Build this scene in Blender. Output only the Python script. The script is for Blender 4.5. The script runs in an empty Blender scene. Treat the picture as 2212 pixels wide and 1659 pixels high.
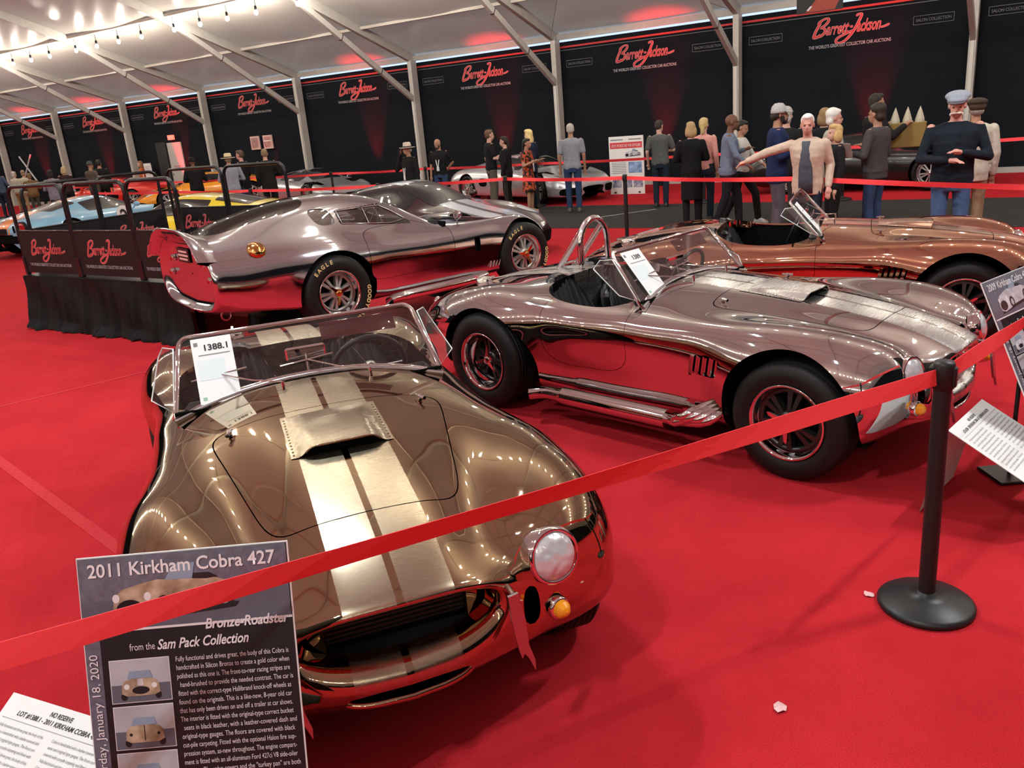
import bpy, bmesh, math, random
import numpy as np
from mathutils import Vector, Matrix, Euler

random.seed(7)
sc = bpy.context.scene
COL = sc.collection

# ------------------------------------------------------------------ camera
cam_d = bpy.data.cameras.new('camera')
cam_o = bpy.data.objects.new('camera', cam_d)
COL.objects.link(cam_o)
sc.camera = cam_o
cam_d.sensor_fit = 'HORIZONTAL'
cam_d.sensor_width = 36.0
cam_d.lens = 36.0 * 1788.3 / 2212.0
cam_d.clip_start, cam_d.clip_end = 0.05, 300
PITCH, ROLL, CAM_H = math.radians(17.69), math.radians(4.99), 1.975
_fw = Vector((0, math.cos(PITCH), -math.sin(PITCH)))
_u0 = Vector((0, math.sin(PITCH), math.cos(PITCH)))
_r0 = Vector((1, 0, 0))
_rt = _r0 * math.cos(ROLL) - _u0 * math.sin(ROLL)
_up = _u0 * math.cos(ROLL) + _r0 * math.sin(ROLL)
cam_o.matrix_world = Matrix(((_rt.x, _up.x, -_fw.x, 0), (_rt.y, _up.y, -_fw.y, 0), (_rt.z, _up.z, -_fw.z, CAM_H), (0, 0, 0, 1)))

# ------------------------------------------------------------------ world (daylight outside the tent, seen through the eave gap)
wd = bpy.data.worlds.new('World'); sc.world = wd
wd.use_nodes = True
bg = wd.node_tree.nodes['Background']
bg.inputs[0].default_value = (0.60, 0.75, 0.98, 1)
bg.inputs[1].default_value = 1.25

# ------------------------------------------------------------------ colour management and light transport
sc.view_settings.view_transform = 'Standard'
sc.view_settings.look = 'None'
sc.view_settings.gamma = 1
sc.view_settings.exposure = 0.0
cy = sc.cycles
cy.max_bounces = 6; cy.diffuse_bounces = 2; cy.glossy_bounces = 4; cy.transmission_bounces = 4; cy.transparent_max_bounces = 8
cy.use_adaptive_sampling = True; cy.adaptive_threshold = 0.08
cy.caustics_reflective = False; cy.caustics_refractive = False
cy.sample_clamp_indirect = 6.0
cy.blur_glossy = 0.3

# ------------------------------------------------------------------ materials
MAT = {}
def mat(name, col=(0.5, 0.5, 0.5), metal=0.0, rough=0.5, spec=0.5, emit=None, estr=0.0, noise=None, bump=None, trans=0.0, alpha=1.0, ior=1.45, coat=0.0, aniso=0.0, sheen=0.0):
    """procedural principled material; noise=(scale, second colour, contrast) and bump=(scale, strength, distance)"""
    if name in MAT: return MAT[name]
    m = bpy.data.materials.new(name); m.use_nodes = True
    nt = m.node_tree; b = nt.nodes['Principled BSDF']
    b.inputs['Base Color'].default_value = (*col, 1)
    b.inputs['Metallic'].default_value = metal
    b.inputs['Roughness'].default_value = rough
    b.inputs['Specular IOR Level'].default_value = spec
    b.inputs['IOR'].default_value = ior
    b.inputs['Transmission Weight'].default_value = trans
    b.inputs['Alpha'].default_value = alpha
    b.inputs['Coat Weight'].default_value = coat
    b.inputs['Anisotropic'].default_value = aniso
    b.inputs['Sheen Weight'].default_value = sheen
    if emit:
        b.inputs['Emission Color'].default_value = (*emit, 1); b.inputs['Emission Strength'].default_value = estr
    if noise or bump:
        tc = nt.nodes.new('ShaderNodeTexCoord')
    if noise:
        sc_, c2, k = noise
        n = nt.nodes.new('ShaderNodeTexNoise'); n.inputs['Scale'].default_value = sc_; n.inputs['Detail'].default_value = 2
        nt.links.new(tc.outputs['Object'], n.inputs['Vector'])
        r = nt.nodes.new('ShaderNodeValToRGB'); r.color_ramp.elements[0].position = 0.5 - k; r.color_ramp.elements[1].position = 0.5 + k
        r.color_ramp.elements[0].color = (*col, 1); r.color_ramp.elements[1].color = (*c2, 1)
        nt.links.new(n.outputs['Fac'], r.inputs['Fac']); nt.links.new(r.outputs['Color'], b.inputs['Base Color'])
    if bump:
        n = nt.nodes.new('ShaderNodeTexNoise'); n.inputs['Scale'].default_value = bump[0]; n.inputs['Detail'].default_value = 0
        nt.links.new(tc.outputs['Object'], n.inputs['Vector'])
        bp = nt.nodes.new('ShaderNodeBump'); bp.inputs['Strength'].default_value = bump[1]; bp.inputs['Distance'].default_value = bump[2]
        nt.links.new(n.outputs['Fac'], bp.inputs['Height']); nt.links.new(bp.outputs['Normal'], b.inputs['Normal'])
    MAT[name] = m
    return m

def brushed(name, col, rough=0.3):
    """brushed metal: fine streaks running across the car (object Y)"""
    if name in MAT: return MAT[name]
    m = mat(name, col, metal=1.0, rough=rough)
    nt = m.node_tree; b = nt.nodes['Principled BSDF']
    tc = nt.nodes.new('ShaderNodeTexCoord'); mp = nt.nodes.new('ShaderNodeMapping'); mp.inputs['Scale'].default_value = (300, 8, 40)
    n = nt.nodes.new('ShaderNodeTexNoise'); n.inputs['Scale'].default_value = 2.0; n.inputs['Detail'].default_value = 1
    nt.links.new(tc.outputs['Object'], mp.inputs['Vector']); nt.links.new(mp.outputs['Vector'], n.inputs['Vector'])
    r = nt.nodes.new('ShaderNodeMapRange'); r.inputs['To Min'].default_value = rough - 0.03; r.inputs['To Max'].default_value = rough + 0.04
    nt.links.new(n.outputs['Fac'], r.inputs['Value']); nt.links.new(r.outputs['Result'], b.inputs['Roughness'])
    bp = nt.nodes.new('ShaderNodeBump'); bp.inputs['Strength'].default_value = 0.025; bp.inputs['Distance'].default_value = 0.0004
    nt.links.new(n.outputs['Fac'], bp.inputs['Height']); nt.links.new(bp.outputs['Normal'], b.inputs['Normal'])
    return m

def polished(name, col, rough=0.035, wav=0.05):
    return mat(name, col, metal=1.0, rough=rough, bump=(7.0, wav, 0.004))

# ------------------------------------------------------------------ object helpers
def link(o, parent=None):
    COL.objects.link(o)
    if parent is not None: o.parent = parent
    return o

def tag(o, label=None, cat=None, group=None, kind=None):
    if label: o['label'] = label
    if cat: o['category'] = cat
    if group: o['group'] = group
    if kind: o['kind'] = kind
    return o

def thing(name, label, cat, loc=(0, 0, 0), rz=0.0, group=None):
    o = bpy.data.objects.new(name, None)
    o.empty_display_size = 0.1
    o.location = loc; o.rotation_euler = (0, 0, rz)
    link(o); return tag(o, label, cat, group)

def mesh_obj(name, me, m=None, parent=None, loc=None, rot=None):
    o = bpy.data.objects.new(name, me)
    if m is not None and not me.materials: me.materials.append(m)
    link(o, parent)
    if loc is not None: o.location = loc
    if rot is not None: o.rotation_euler = rot
    return o

def copy_tree(o, parent=None):
    c = o.copy(); COL.objects.link(c)
    if parent is not None: c.parent = parent
    for ch in list(o.children): copy_tree(ch, c)
    return c

class MB:
    """collects plain shapes into one mesh"""
    def __init__(s): s.v = []; s.f = []; s.sm = []; s.mi = []; s.cur = 0
    def add(s, vs, fs, smooth=False):
        b = len(s.v); s.v += [tuple(p) for p in vs]
        for f in fs: s.f.append(tuple(i + b for i in f)); s.sm.append(smooth); s.mi.append(s.cur)
        return s
    def box(s, c, size, R=None):
        hx, hy, hz = size[0] / 2, size[1] / 2, size[2] / 2
        vs = [Vector((x * hx, y * hy, z * hz)) for x in (-1, 1) for y in (-1, 1) for z in (-1, 1)]
        if R is not None: vs = [R @ p for p in vs]
        c = Vector(c)
        return s.add([p + c for p in vs], [(0, 1, 3, 2), (4, 6, 7, 5), (0, 4, 5, 1), (2, 3, 7, 6), (0, 2, 6, 4), (1, 5, 7, 3)])
    def bbox(s, c, size, b=0.01, R=None):
        """box with chamfered edges"""
        hx, hy, hz = size[0] / 2, size[1] / 2, size[2] / 2
        b = min(b, hx * .9, hy * .9, hz * .9)
        vs = []; idx = {}
        for ax in range(3):
            for sx in (-1, 1):
                for sy in (-1, 1):
                    for sz in (-1, 1):
                        p = [sx * (hx - b), sy * (hy - b), sz * (hz - b)]
                        p[ax] = (sx, sy, sz)[ax] * (hx, hy, hz)[ax]
                        idx[(ax, sx, sy, sz)] = len(vs); vs.append(Vector(p))
        fs = []
        for sg in (-1, 1):
            fs.append([idx[(0, sg, a, b_)] for a, b_ in ((-1, -1), (-1, 1), (1, 1), (1, -1))])
            fs.append([idx[(1, a, sg, b_)] for a, b_ in ((-1, -1), (-1, 1), (1, 1), (1, -1))])
            fs.append([idx[(2, a, b_, sg)] for a, b_ in ((-1, -1), (-1, 1), (1, 1), (1, -1))])
        for s1 in (-1, 1):
            for s2 in (-1, 1):
                fs.append([idx[(1, -1, s1, s2)], idx[(1, 1, s1, s2)], idx[(2, 1, s1, s2)], idx[(2, -1, s1, s2)]])
                fs.append([idx[(0, s1, -1, s2)], idx[(0, s1, 1, s2)], idx[(2, s1, 1, s2)], idx[(2, s1, -1, s2)]])
                fs.append([idx[(0, s1, s2, -1)], idx[(0, s1, s2, 1)], idx[(1, s1, s2, 1)], idx[(1, s1, s2, -1)]])
                for s3 in (-1, 1):
                    fs.append([idx[(0, s1, s2, s3)], idx[(1, s1, s2, s3)], idx[(2, s1, s2, s3)]])
        if R is not None: vs = [R @ p for p in vs]
        c = Vector(c)
        return s.add([p + c for p in vs], fs)
    def tube(s, pts, r, seg=10, closed=False, caps=True, flat=None):
        """tube along a polyline; r is one radius or one per point"""
        pts = [Vector(p) for p in pts]; n = len(pts)
        rs = [r] * n if not hasattr(r, '__len__') else list(r)
        tans = []
        for i in range(n):
            a = pts[(i - 1) % n] if (closed or i > 0) else pts[i]
            b = pts[(i + 1) % n] if (closed or i < n - 1) else pts[i]
            t = (b - a); t = t.normalized() if t.length > 1e-9 else Vector((0, 0, 1)); tans.append(t)
        ref = Vector((0, 0, 1)) if abs(tans[0].z) < 0.9 else Vector((1, 0, 0))
        nrm = (ref - tans[0] * ref.dot(tans[0])).normalized(); vs = []; fs = []
        for i in range(n):
            nrm = (nrm - tans[i] * nrm.dot(tans[i])); nrm = nrm.normalized() if nrm.length > 1e-6 else tans[i].orthogonal().normalized()
            bn = tans[i].cross(nrm)
            for k in range(seg):
                a = 2 * math.pi * k / seg
                vs.append(pts[i] + nrm * (math.cos(a) * rs[i]) + bn * (math.sin(a) * rs[i] * (flat or 1)))
        m = n if closed else n - 1
        for i in range(m):
            j = (i + 1) % n
            for k in range(seg):
                k2 = (k + 1) % seg; fs.append((i * seg + k, i * seg + k2, j * seg + k2, j * seg + k))
        s.add(vs, fs, True)
        if caps and not closed:
            s.add(vs[:seg], [tuple(range(seg))[::-1]]); s.add(vs[-seg:], [tuple(range(seg))])
        return s
    def lathe(s, prof, seg=24, M=None, a0=0, a1=2 * math.pi, smooth=True):
        """profile of (radius, height) turned about Z, then moved by matrix M"""
        full = abs(a1 - a0 - 2 * math.pi) < 1e-6; cnt = seg if full else seg + 1; vs = []; fs = []
        for i in range(cnt):
            a = a0 + (a1 - a0) * i / seg; c, sn = math.cos(a), math.sin(a)
            for (r, h) in prof: vs.append(Vector((r * c, r * sn, h)))
        k = len(prof)
        for i in range(seg):
            j = (i + 1) % cnt
            for q in range(k - 1): fs.append((i * k + q, j * k + q, j * k + q + 1, i * k + q + 1))
        if M is not None: vs = [M @ p for p in vs]
        return s.add(vs, fs, smooth)
    def prism(s, pts, h0, h1, M=None):
        """polygon in XY extruded from h0 to h1, then moved by M"""
        n = len(pts); vs = [Vector((p[0], p[1], h0)) for p in pts] + [Vector((p[0], p[1], h1)) for p in pts]
        if M is not None: vs = [M @ p for p in vs]
        fs = [tuple(range(n))[::-1], tuple(range(n, 2 * n))] + [(i, (i + 1) % n, n + (i + 1) % n, n + i) for i in range(n)]
        return s.add(vs, fs)
    def sphere(s, c, r, seg=12, ring=8):
        c = Vector(c); rr = r if hasattr(r, '__len__') else (r, r, r); vs = []; fs = []
        for i in range(ring + 1):
            t = math.pi * i / ring
            for k in range(seg):
                a = 2 * math.pi * k / seg
                vs.append(c + Vector((rr[0] * math.sin(t) * math.cos(a), rr[1] * math.sin(t) * math.sin(a), rr[2] * math.cos(t))))
        for i in range(ring):
            for k in range(seg): fs.append((i * seg + k, (i + 1) * seg + k, (i + 1) * seg + (k + 1) % seg, i * seg + (k + 1) % seg))
        return s.add(vs, fs, True)
    def mesh(s, name):
        me = bpy.data.meshes.new(name); me.from_pydata([tuple(p) for p in s.v], [], s.f)
        me.polygons.foreach_set('use_smooth', s.sm)
        if any(s.mi): me.polygons.foreach_set('material_index', s.mi)
        me.update(); return me
    def build(s, name, m, parent=None, loc=None, rot=None):
        me = s.mesh(name)
        for x in (m if isinstance(m, (list, tuple)) else [m]): me.materials.append(x)
        return mesh_obj(name, me, None, parent, loc, rot)

def rotm(ax, ang): return Matrix.Rotation(ang, 4, ax)
def trans(x, y, z): return Matrix.Translation((x, y, z))
def frame(o, xd, yd):
    """matrix whose X and Y axes are xd, yd and origin o"""
    x = Vector(xd).normalized(); y = Vector(yd); y = (y - x * y.dot(x)).normalized(); z = x.cross(y)
    return Matrix(((x.x, y.x, z.x, o[0]), (x.y, y.y, z.y, o[1]), (x.z, y.z, z.z, o[2]), (0, 0, 0, 1)))

# ------------------------------------------------------------------ lettering
TMP = bpy.data.scenes.new('scratch')          # small scratch scene, so that converting a shape never updates the big one
def evaluated(o):
    TMP.collection.objects.link(o)
    with bpy.context.temp_override(scene=TMP, view_layer=TMP.view_layers[0]):
        dg = bpy.context.evaluated_depsgraph_get(); dg.update()
        me = bpy.data.meshes.new_from_object(o.evaluated_get(dg))
    bpy.data.objects.remove(o); return me
FONTC = {}
def font_mesh(txt, size=1.0, align='LEFT', shear=0.0, bold=0.0, space=1.0, wspace=1.0, ext=0.0):
    key = (txt, size, align, shear, bold, space, wspace, ext)
    if key in FONTC: return FONTC[key].copy()
    cu = bpy.data.curves.new('lettering', 'FONT'); cu.body = txt; cu.size = size; cu.align_x = align; cu.shear = shear
    cu.offset = bold; cu.space_character = space; cu.space_word = wspace; cu.extrude = ext; cu.resolution_u = 3
    me = evaluated(bpy.data.objects.new('lettering', cu)); bpy.data.curves.remove(cu)
    FONTC[key] = me; return me.copy()

def text_obj(name, txt, m, parent, M, size, align='LEFT', shear=0.0, bold=0.0, space=1.0, width=None, ext=0.0):
    """flat lettering; M places its XY plane; width squeezes the line to a given length"""
    me = font_mesh(txt, size, align, shear, bold, space, ext=ext)
    if width and len(me.vertices):
        co = np.empty(len(me.vertices) * 3); me.vertices.foreach_get('co', co); co = co.reshape(-1, 3)
        w0 = co[:, 0].max() - co[:, 0].min()
        if w0 > 0: me.transform(Matrix.Diagonal((width / w0, 1, 1, 1)))
    me.transform(M); me.materials.clear(); me.materials.append(m)
    return mesh_obj(name, me, None, parent)
# ------------------------------------------------------------------ shared car materials
M_TYRE = mat('tyre_rubber', (0.010, 0.010, 0.0105), rough=0.5, spec=0.3, bump=(90, 0.15, 0.002))
M_BLACK = mat('matt_black', (0.012, 0.012, 0.013), rough=0.7, spec=0.2)
M_DARK = mat('dark_void', (0.006, 0.006, 0.006), rough=0.9, spec=0.05)
M_CHROME = mat('chrome', (0.86, 0.86, 0.87), metal=1, rough=0.04)
M_STEEL = mat('satin_steel', (0.55, 0.55, 0.56), metal=1, rough=0.25)
M_LEATHER = mat('black_leather', (0.012, 0.013, 0.015), rough=0.36, spec=0.5, bump=(120, 0.2, 0.002))
M_CARPETBLK = mat('black_interior_carpet', (0.006, 0.006, 0.006), rough=0.95, spec=0.05, bump=(300, 0.5, 0.003))
M_AMBER = mat('amber_lens', (0.95, 0.36, 0.02), rough=0.12, spec=0.6, coat=0.6)
M_REDLENS = mat('red_lens', (0.45, 0.01, 0.01), rough=0.1, spec=0.6, coat=0.6)
M_WHEELDARK = mat('dark_wheel_centre', (0.07, 0.065, 0.065), metal=0.8, rough=0.32)
M_MAG = mat('grey_magnesium', (0.52, 0.50, 0.48), metal=0.55, rough=0.38)
M_GOLD = mat('gold_anodised', (0.75, 0.40, 0.14), metal=1, rough=0.12)
M_YELLOWTXT = mat('yellow_tyre_lettering', (0.85, 0.68, 0.28), rough=0.6)
M_WHITE = mat('white_print', (0.82, 0.82, 0.82), rough=0.6)
M_RADIATOR = mat('radiator_black', (0.02, 0.02, 0.02), rough=0.5)
M_VISOR = mat('tinted_visor', (0.10, 0.015, 0.02), rough=0.1, trans=0.0, alpha=0.78, spec=0.6)

def glass_mat(name, tint=(0.93, 0.96, 0.95), refl=0.10, blend=0.45):
    if name in MAT: return MAT[name]
    m = bpy.data.materials.new(name); m.use_nodes = True; nt = m.node_tree; nt.nodes.clear()
    out = nt.nodes.new('ShaderNodeOutputMaterial'); tr = nt.nodes.new('ShaderNodeBsdfTransparent'); gl = nt.nodes.new('ShaderNodeBsdfGlossy'); mx = nt.nodes.new('ShaderNodeMixShader')
    lw = nt.nodes.new('ShaderNodeLayerWeight'); lw.inputs['Blend'].default_value = blend
    mr = nt.nodes.new('ShaderNodeMapRange'); mr.inputs['To Min'].default_value = refl * 0.5; mr.inputs['To Max'].default_value = min(1, refl * 6)
    tr.inputs['Color'].default_value = (*tint, 1); gl.inputs['Roughness'].default_value = 0.02
    nt.links.new(lw.outputs['Facing'], mr.inputs['Value']); nt.links.new(mr.outputs['Result'], mx.inputs['Fac'])
    nt.links.new(tr.outputs[0], mx.inputs[1]); nt.links.new(gl.outputs[0], mx.inputs[2]); nt.links.new(mx.outputs[0], out.inputs['Surface'])
    MAT[name] = m; return m
M_GLASS = glass_mat('clear_glass')
M_TINT = glass_mat('smoked_glass', (0.04, 0.045, 0.045), 0.05)


M_LENS = mat('ribbed_lamp_glass', (.72, .76, .80), metal=.25, rough=.14, spec=.8, coat=1.0, bump=(34, .7, .01))
# ------------------------------------------------------------------ the tent, in its own coordinates: s along the display wall, d inward from it
W_ANG = -0.59911113
WV = Vector((math.cos(W_ANG), math.sin(W_ANG), 0)); NV = Vector((math.sin(W_ANG), -math.cos(W_ANG), 0))
C0 = Vector((-2.128, 26.899, 0)) - WV * 20
def T(s, d, z=0.0): return C0 + WV * s + NV * d + Vector((0, 0, z))
def TM(s, d, z=0.0):
    """frame with X along the wall, Y inward-to-wall (towards the wall), Z up"""
    return frame(T(s, d, z), WV, -NV)
S0, S1, DW, EAVE, SL = -15.0, 55.0, 42.0, 3.93, 0.335
def tbox(b, s0, s1, d0, d1, z0, z1):
    c = T((s0 + s1) / 2, (d0 + d1) / 2, (z0 + z1) / 2); R = Matrix((WV, NV, Vector((0, 0, 1)))).transposed()
    b.box(c, (abs(s1 - s0), abs(d1 - d0), abs(z1 - z0)), R); return b

def carpet(name, c1, c2, scale, rough=0.95, fleck=None):
    m = bpy.data.materials.new(name); m.use_nodes = True; nt = m.node_tree; b = nt.nodes['Principled BSDF']; tc = nt.nodes.new('ShaderNodeTexCoord')
    n1 = nt.nodes.new('ShaderNodeTexNoise'); n1.inputs['Scale'].default_value = scale; n1.inputs['Detail'].default_value = 4; n1.inputs['Roughness'].default_value = .65
    n2 = nt.nodes.new('ShaderNodeTexNoise'); n2.inputs['Scale'].default_value = 260; n2.inputs['Detail'].default_value = 0
    for n in (n1, n2): nt.links.new(tc.outputs['Object'], n.inputs['Vector'])
    r = nt.nodes.new('ShaderNodeValToRGB'); r.color_ramp.elements[0].position = .3; r.color_ramp.elements[1].position = .75; r.color_ramp.elements[0].color = (*c1, 1); r.color_ramp.elements[1].color = (*c2, 1)
    nt.links.new(n1.outputs['Fac'], r.inputs['Fac'])
    mx = nt.nodes.new('ShaderNodeMix'); mx.data_type = 'RGBA'; mx.blend_type = 'MULTIPLY'; mx.inputs['Factor'].default_value = .55
    r2 = nt.nodes.new('ShaderNodeValToRGB'); r2.color_ramp.elements[0].position = .3; r2.color_ramp.elements[1].position = .7; r2.color_ramp.elements[0].color = (.55, .55, .55, 1); r2.color_ramp.elements[1].color = (1.25, 1.25, 1.25, 1)
    nt.links.new(n2.outputs['Fac'], r2.inputs['Fac']); nt.links.new(r.outputs['Color'], mx.inputs['A']); nt.links.new(r2.outputs['Color'], mx.inputs['B']); nt.links.new(mx.outputs['Result'], b.inputs['Base Color'])
    b.inputs['Roughness'].default_value = rough; b.inputs['Specular IOR Level'].default_value = .12; b.inputs['Sheen Weight'].default_value = .25; b.inputs['Sheen Roughness'].default_value = .4; b.inputs['Sheen Tint'].default_value = (*c2, 1)
    bp = nt.nodes.new('ShaderNodeBump'); bp.inputs['Strength'].default_value = .5; bp.inputs['Distance'].default_value = .004; nt.links.new(n2.outputs['Fac'], bp.inputs['Height']); nt.links.new(bp.outputs['Normal'], b.inputs['Normal'])
    MAT[name] = m; return m
M_RED = carpet('red_carpet', (.40, .012, .019), (.53, .021, .030), 1.6)
M_AISLE = carpet('charcoal_carpet', (.030, .029, .028), (.042, .040, .038), 2.5)
M_VINYL = mat('tent_vinyl', (.62, .57, .52), rough=.24, spec=.30, noise=(.35, (.54, .49, .44), .3))
_nt = M_VINYL.node_tree; _tl = _nt.nodes.new('ShaderNodeBsdfTranslucent'); _tl.inputs['Color'].default_value = (.84, .74, .56, 1)   # translucency added to the skin so daylight brightens the ceiling
_mx = _nt.nodes.new('ShaderNodeMixShader'); _mx.inputs['Fac'].default_value = .145; _out = _nt.nodes['Material Output']
_nt.links.new(_nt.nodes['Principled BSDF'].outputs[0], _mx.inputs[1]); _nt.links.new(_tl.outputs[0], _mx.inputs[2]); _nt.links.new(_mx.outputs[0], _out.inputs['Surface'])
M_FRAME = mat('tent_aluminium', (.46, .44, .41), rough=.42, spec=.5, noise=(6, (.54, .52, .49), .3))
M_BANNER = mat('black_banner_fabric', (.0080, .0100, .0140), rough=.85, spec=.10, noise=(2.0, (.010, .0125, .017), .3))
M_LOGO = mat('red_logo_print', (.62, .045, .055), rough=.6)
M_LOGOEDGE = mat('pale_logo_edge', (.75, .42, .40), rough=.6)
M_GREYTXT = mat('grey_tagline_print', (.50, .50, .52), rough=.6)
M_DIMTXT = mat('dim_outline_print', (.20, .20, .21), rough=.6)

b = MB(); tbox(b, S0, S1, -.3, DW + .3, -.06, 0); tag(b.build('floor', M_RED), kind='structure')
b = MB(); tbox(b, S0 + .3, S1 - .3, 4.4, 7.75, 0.0, .006); tag(b.build('aisle_carpet', M_AISLE), 'charcoal grey carpet runner of the walkway between the red carpets', 'carpet')
# roof skin, sagging slightly between the frames
b = MB(); V = []; F = []; ns, nd = 141, 29
for i in range(ns):
    s = S0 + (S1 - S0) * i / (ns - 1); sag = -.10 * math.sin(math.pi * ((s % 5) / 5)) ** 2
    for j in range(nd):
        d = -.25 + (DW + .5) * j / (nd - 1); dd = min(d, DW - d); V.append(T(s, d, EAVE + .13 + SL * dd + (sag if .3 < d < DW - .3 else 0)))
for i in range(ns - 1):
    for j in range(nd - 1): a = i * nd + j; F.append((a, a + nd, a + nd + 1, a + 1))
b.add(V, F, True); tag(b.build('ceiling', M_VINYL), kind='structure')
# perimeter walls: the display wall is banner fabric below an open daylight gap
b = MB(); tbox(b, S0, S1, -.16, -.12, 0, 3.835); tag(b.build('wall_back', M_BANNER), kind='structure')
for nm, args in (('wall_front', (S0, S1, DW + .12, DW + .16, 0, 4.0)), ('wall_left', (S0 - .04, S0, -.1, DW + .1, 0, 11.2)), ('wall_right', (S1, S1 + .04, -.1, DW + .1, 0, 11.2))):
    b = MB(); tbox(b, *args); tag(b.build(nm, M_BANNER), kind='structure')
b = MB(); tbox(b, S0, S1, -.12, -.04, 0, .12); tag(b.build('baseboard_back', mat('pale_base_rail', (.45, .45, .44), rough=.5)), kind='structure')
b = MB(); tbox(b, S0, S1, -.115, -.085, 3.68, 3.725); tag(b.build('trim_1', mat('red_piping', (.55, .03, .03), rough=.6)), kind='structure')
b = MB(); tbox(b, S0, S1, -.12, -.10, 3.615, 3.630); tag(b.build('trim_2', mat('grey_piping', (.16, .16, .17), rough=.6)), kind='structure')
# frames
def tent_frame(i):
    s = 5.0 * i; r = thing('tent_frame', 'aluminium portal frame of the tent with column, rafter and knee strut', 'tent frame', T(s, 0), 0, 'tent frames along the display wall')
    o = T(s, 0); R = Matrix((WV, NV, Vector((0, 0, 1)))).transposed()
    def lb(s0, s1, d0, d1, z0, z1):
        b = MB(); b.box(R @ Vector(((s0 + s1) / 2, (d0 + d1) / 2, (z0 + z1) / 2)), (s1 - s0, d1 - d0, z1 - z0), R); return b
    def beam(d0, z0, d1, z1, w, h):
        b = MB(); A = Vector((0, d0, z0)); B = Vector((0, d1, z1)); ax = (B - A).normalized(); up = ax.cross(Vector((1, 0, 0)))
        R2 = R @ Matrix((Vector((1, 0, 0)), ax, up)).transposed(); b.box(R @ ((A + B) / 2), (w, (B - A).length, h), R2); return b
    for side in (0, 1):
        f = (lambda d: d) if side == 0 else (lambda d: DW - d)
        d0, d1 = sorted((f(-.04), f(.22)))
        lb(-.07, .07, d0, d1, 0, EAVE + .04).build('column', M_FRAME, r)
        d0, d1 = sorted((f(.22), f(.25))); lb(-.035, .035, d0, d1, 0, 2.72).build('column_rib', mat('pale_rib', (.60, .58, .54), rough=.4), r)
        beam(f(.0), EAVE, f(DW / 2), EAVE + SL * DW / 2, .12, .24).build('rafter', M_FRAME, r)
        beam(f(.16), 2.78, f(4.7), EAVE - .02 + SL * 4.7, .10, .15).build('knee_strut', M_FRAME, r)
        for q in (.30, .62): 
            dd = .16 + (4.7 - .16) * q; zz = 2.78 + (EAVE - .02 + SL * 4.7 - 2.78) * q
            b = beam(f(dd), zz, f(dd + .02), zz + .011, .108, .16); b.build('strut_joint', M_BLACK, r)
        d0, d1 = sorted((f(-.08), f(.30))); lb(-.12, .12, d0, d1, 0, .025).build('base_plate', M_FRAME, r)
    return r
FRAME_AT = {1: 'beside the dark door surround', 2: 'between the exit door and the framed notices', 3: 'behind the pale silver supercar', 4: 'beside the man in the pale fedora', 5: 'beside the grey-haired man in the polo shirt', 6: 'behind the bald man in the blue-grey pullover', 7: 'behind the man in the brown flat cap'}
for i in range(-3, 12):
    fr = tent_frame(i)
    if i in FRAME_AT: fr['label'] = 'aluminium tent column, rafter and strut ' + FRAME_AT[i]
for q, i in enumerate((5, 6)):
    s_ = 5.0 * i; b = MB(); b.tube([T(s_, .3, 3.95), T(s_ + (5 if i == 5 else -5), 7.4, 6.35)], .006, 5); tag(b.build('trim_%d' % (30 + q), M_STEEL), kind='structure')  # steel bracing cables between the tent frames, numbered with the trim
# purlins and eave beams run the length of the tent
k = 3
for d in (.03, 2.2, 4.75, 7.4, 10.0, 12.6, 15.2, 17.8, 21.0, 24.2, 26.8, 29.4, 32.0, 34.6, 37.25, 39.8, DW - .03):
    dd = min(d, DW - d); z = EAVE + SL * dd + (.01 if dd < .1 else .05); h = .14 if dd < .1 else .075
    b = MB(); tbox(b, S0, S1, d - .045, d + .045, z - h / 2, z + h / 2); tag(b.build('trim_%d' % k, M_FRAME if dd < .1 else mat('pale_purlin', (.62, .58, .52), rough=.45)), kind='structure'); k += 1
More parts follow.
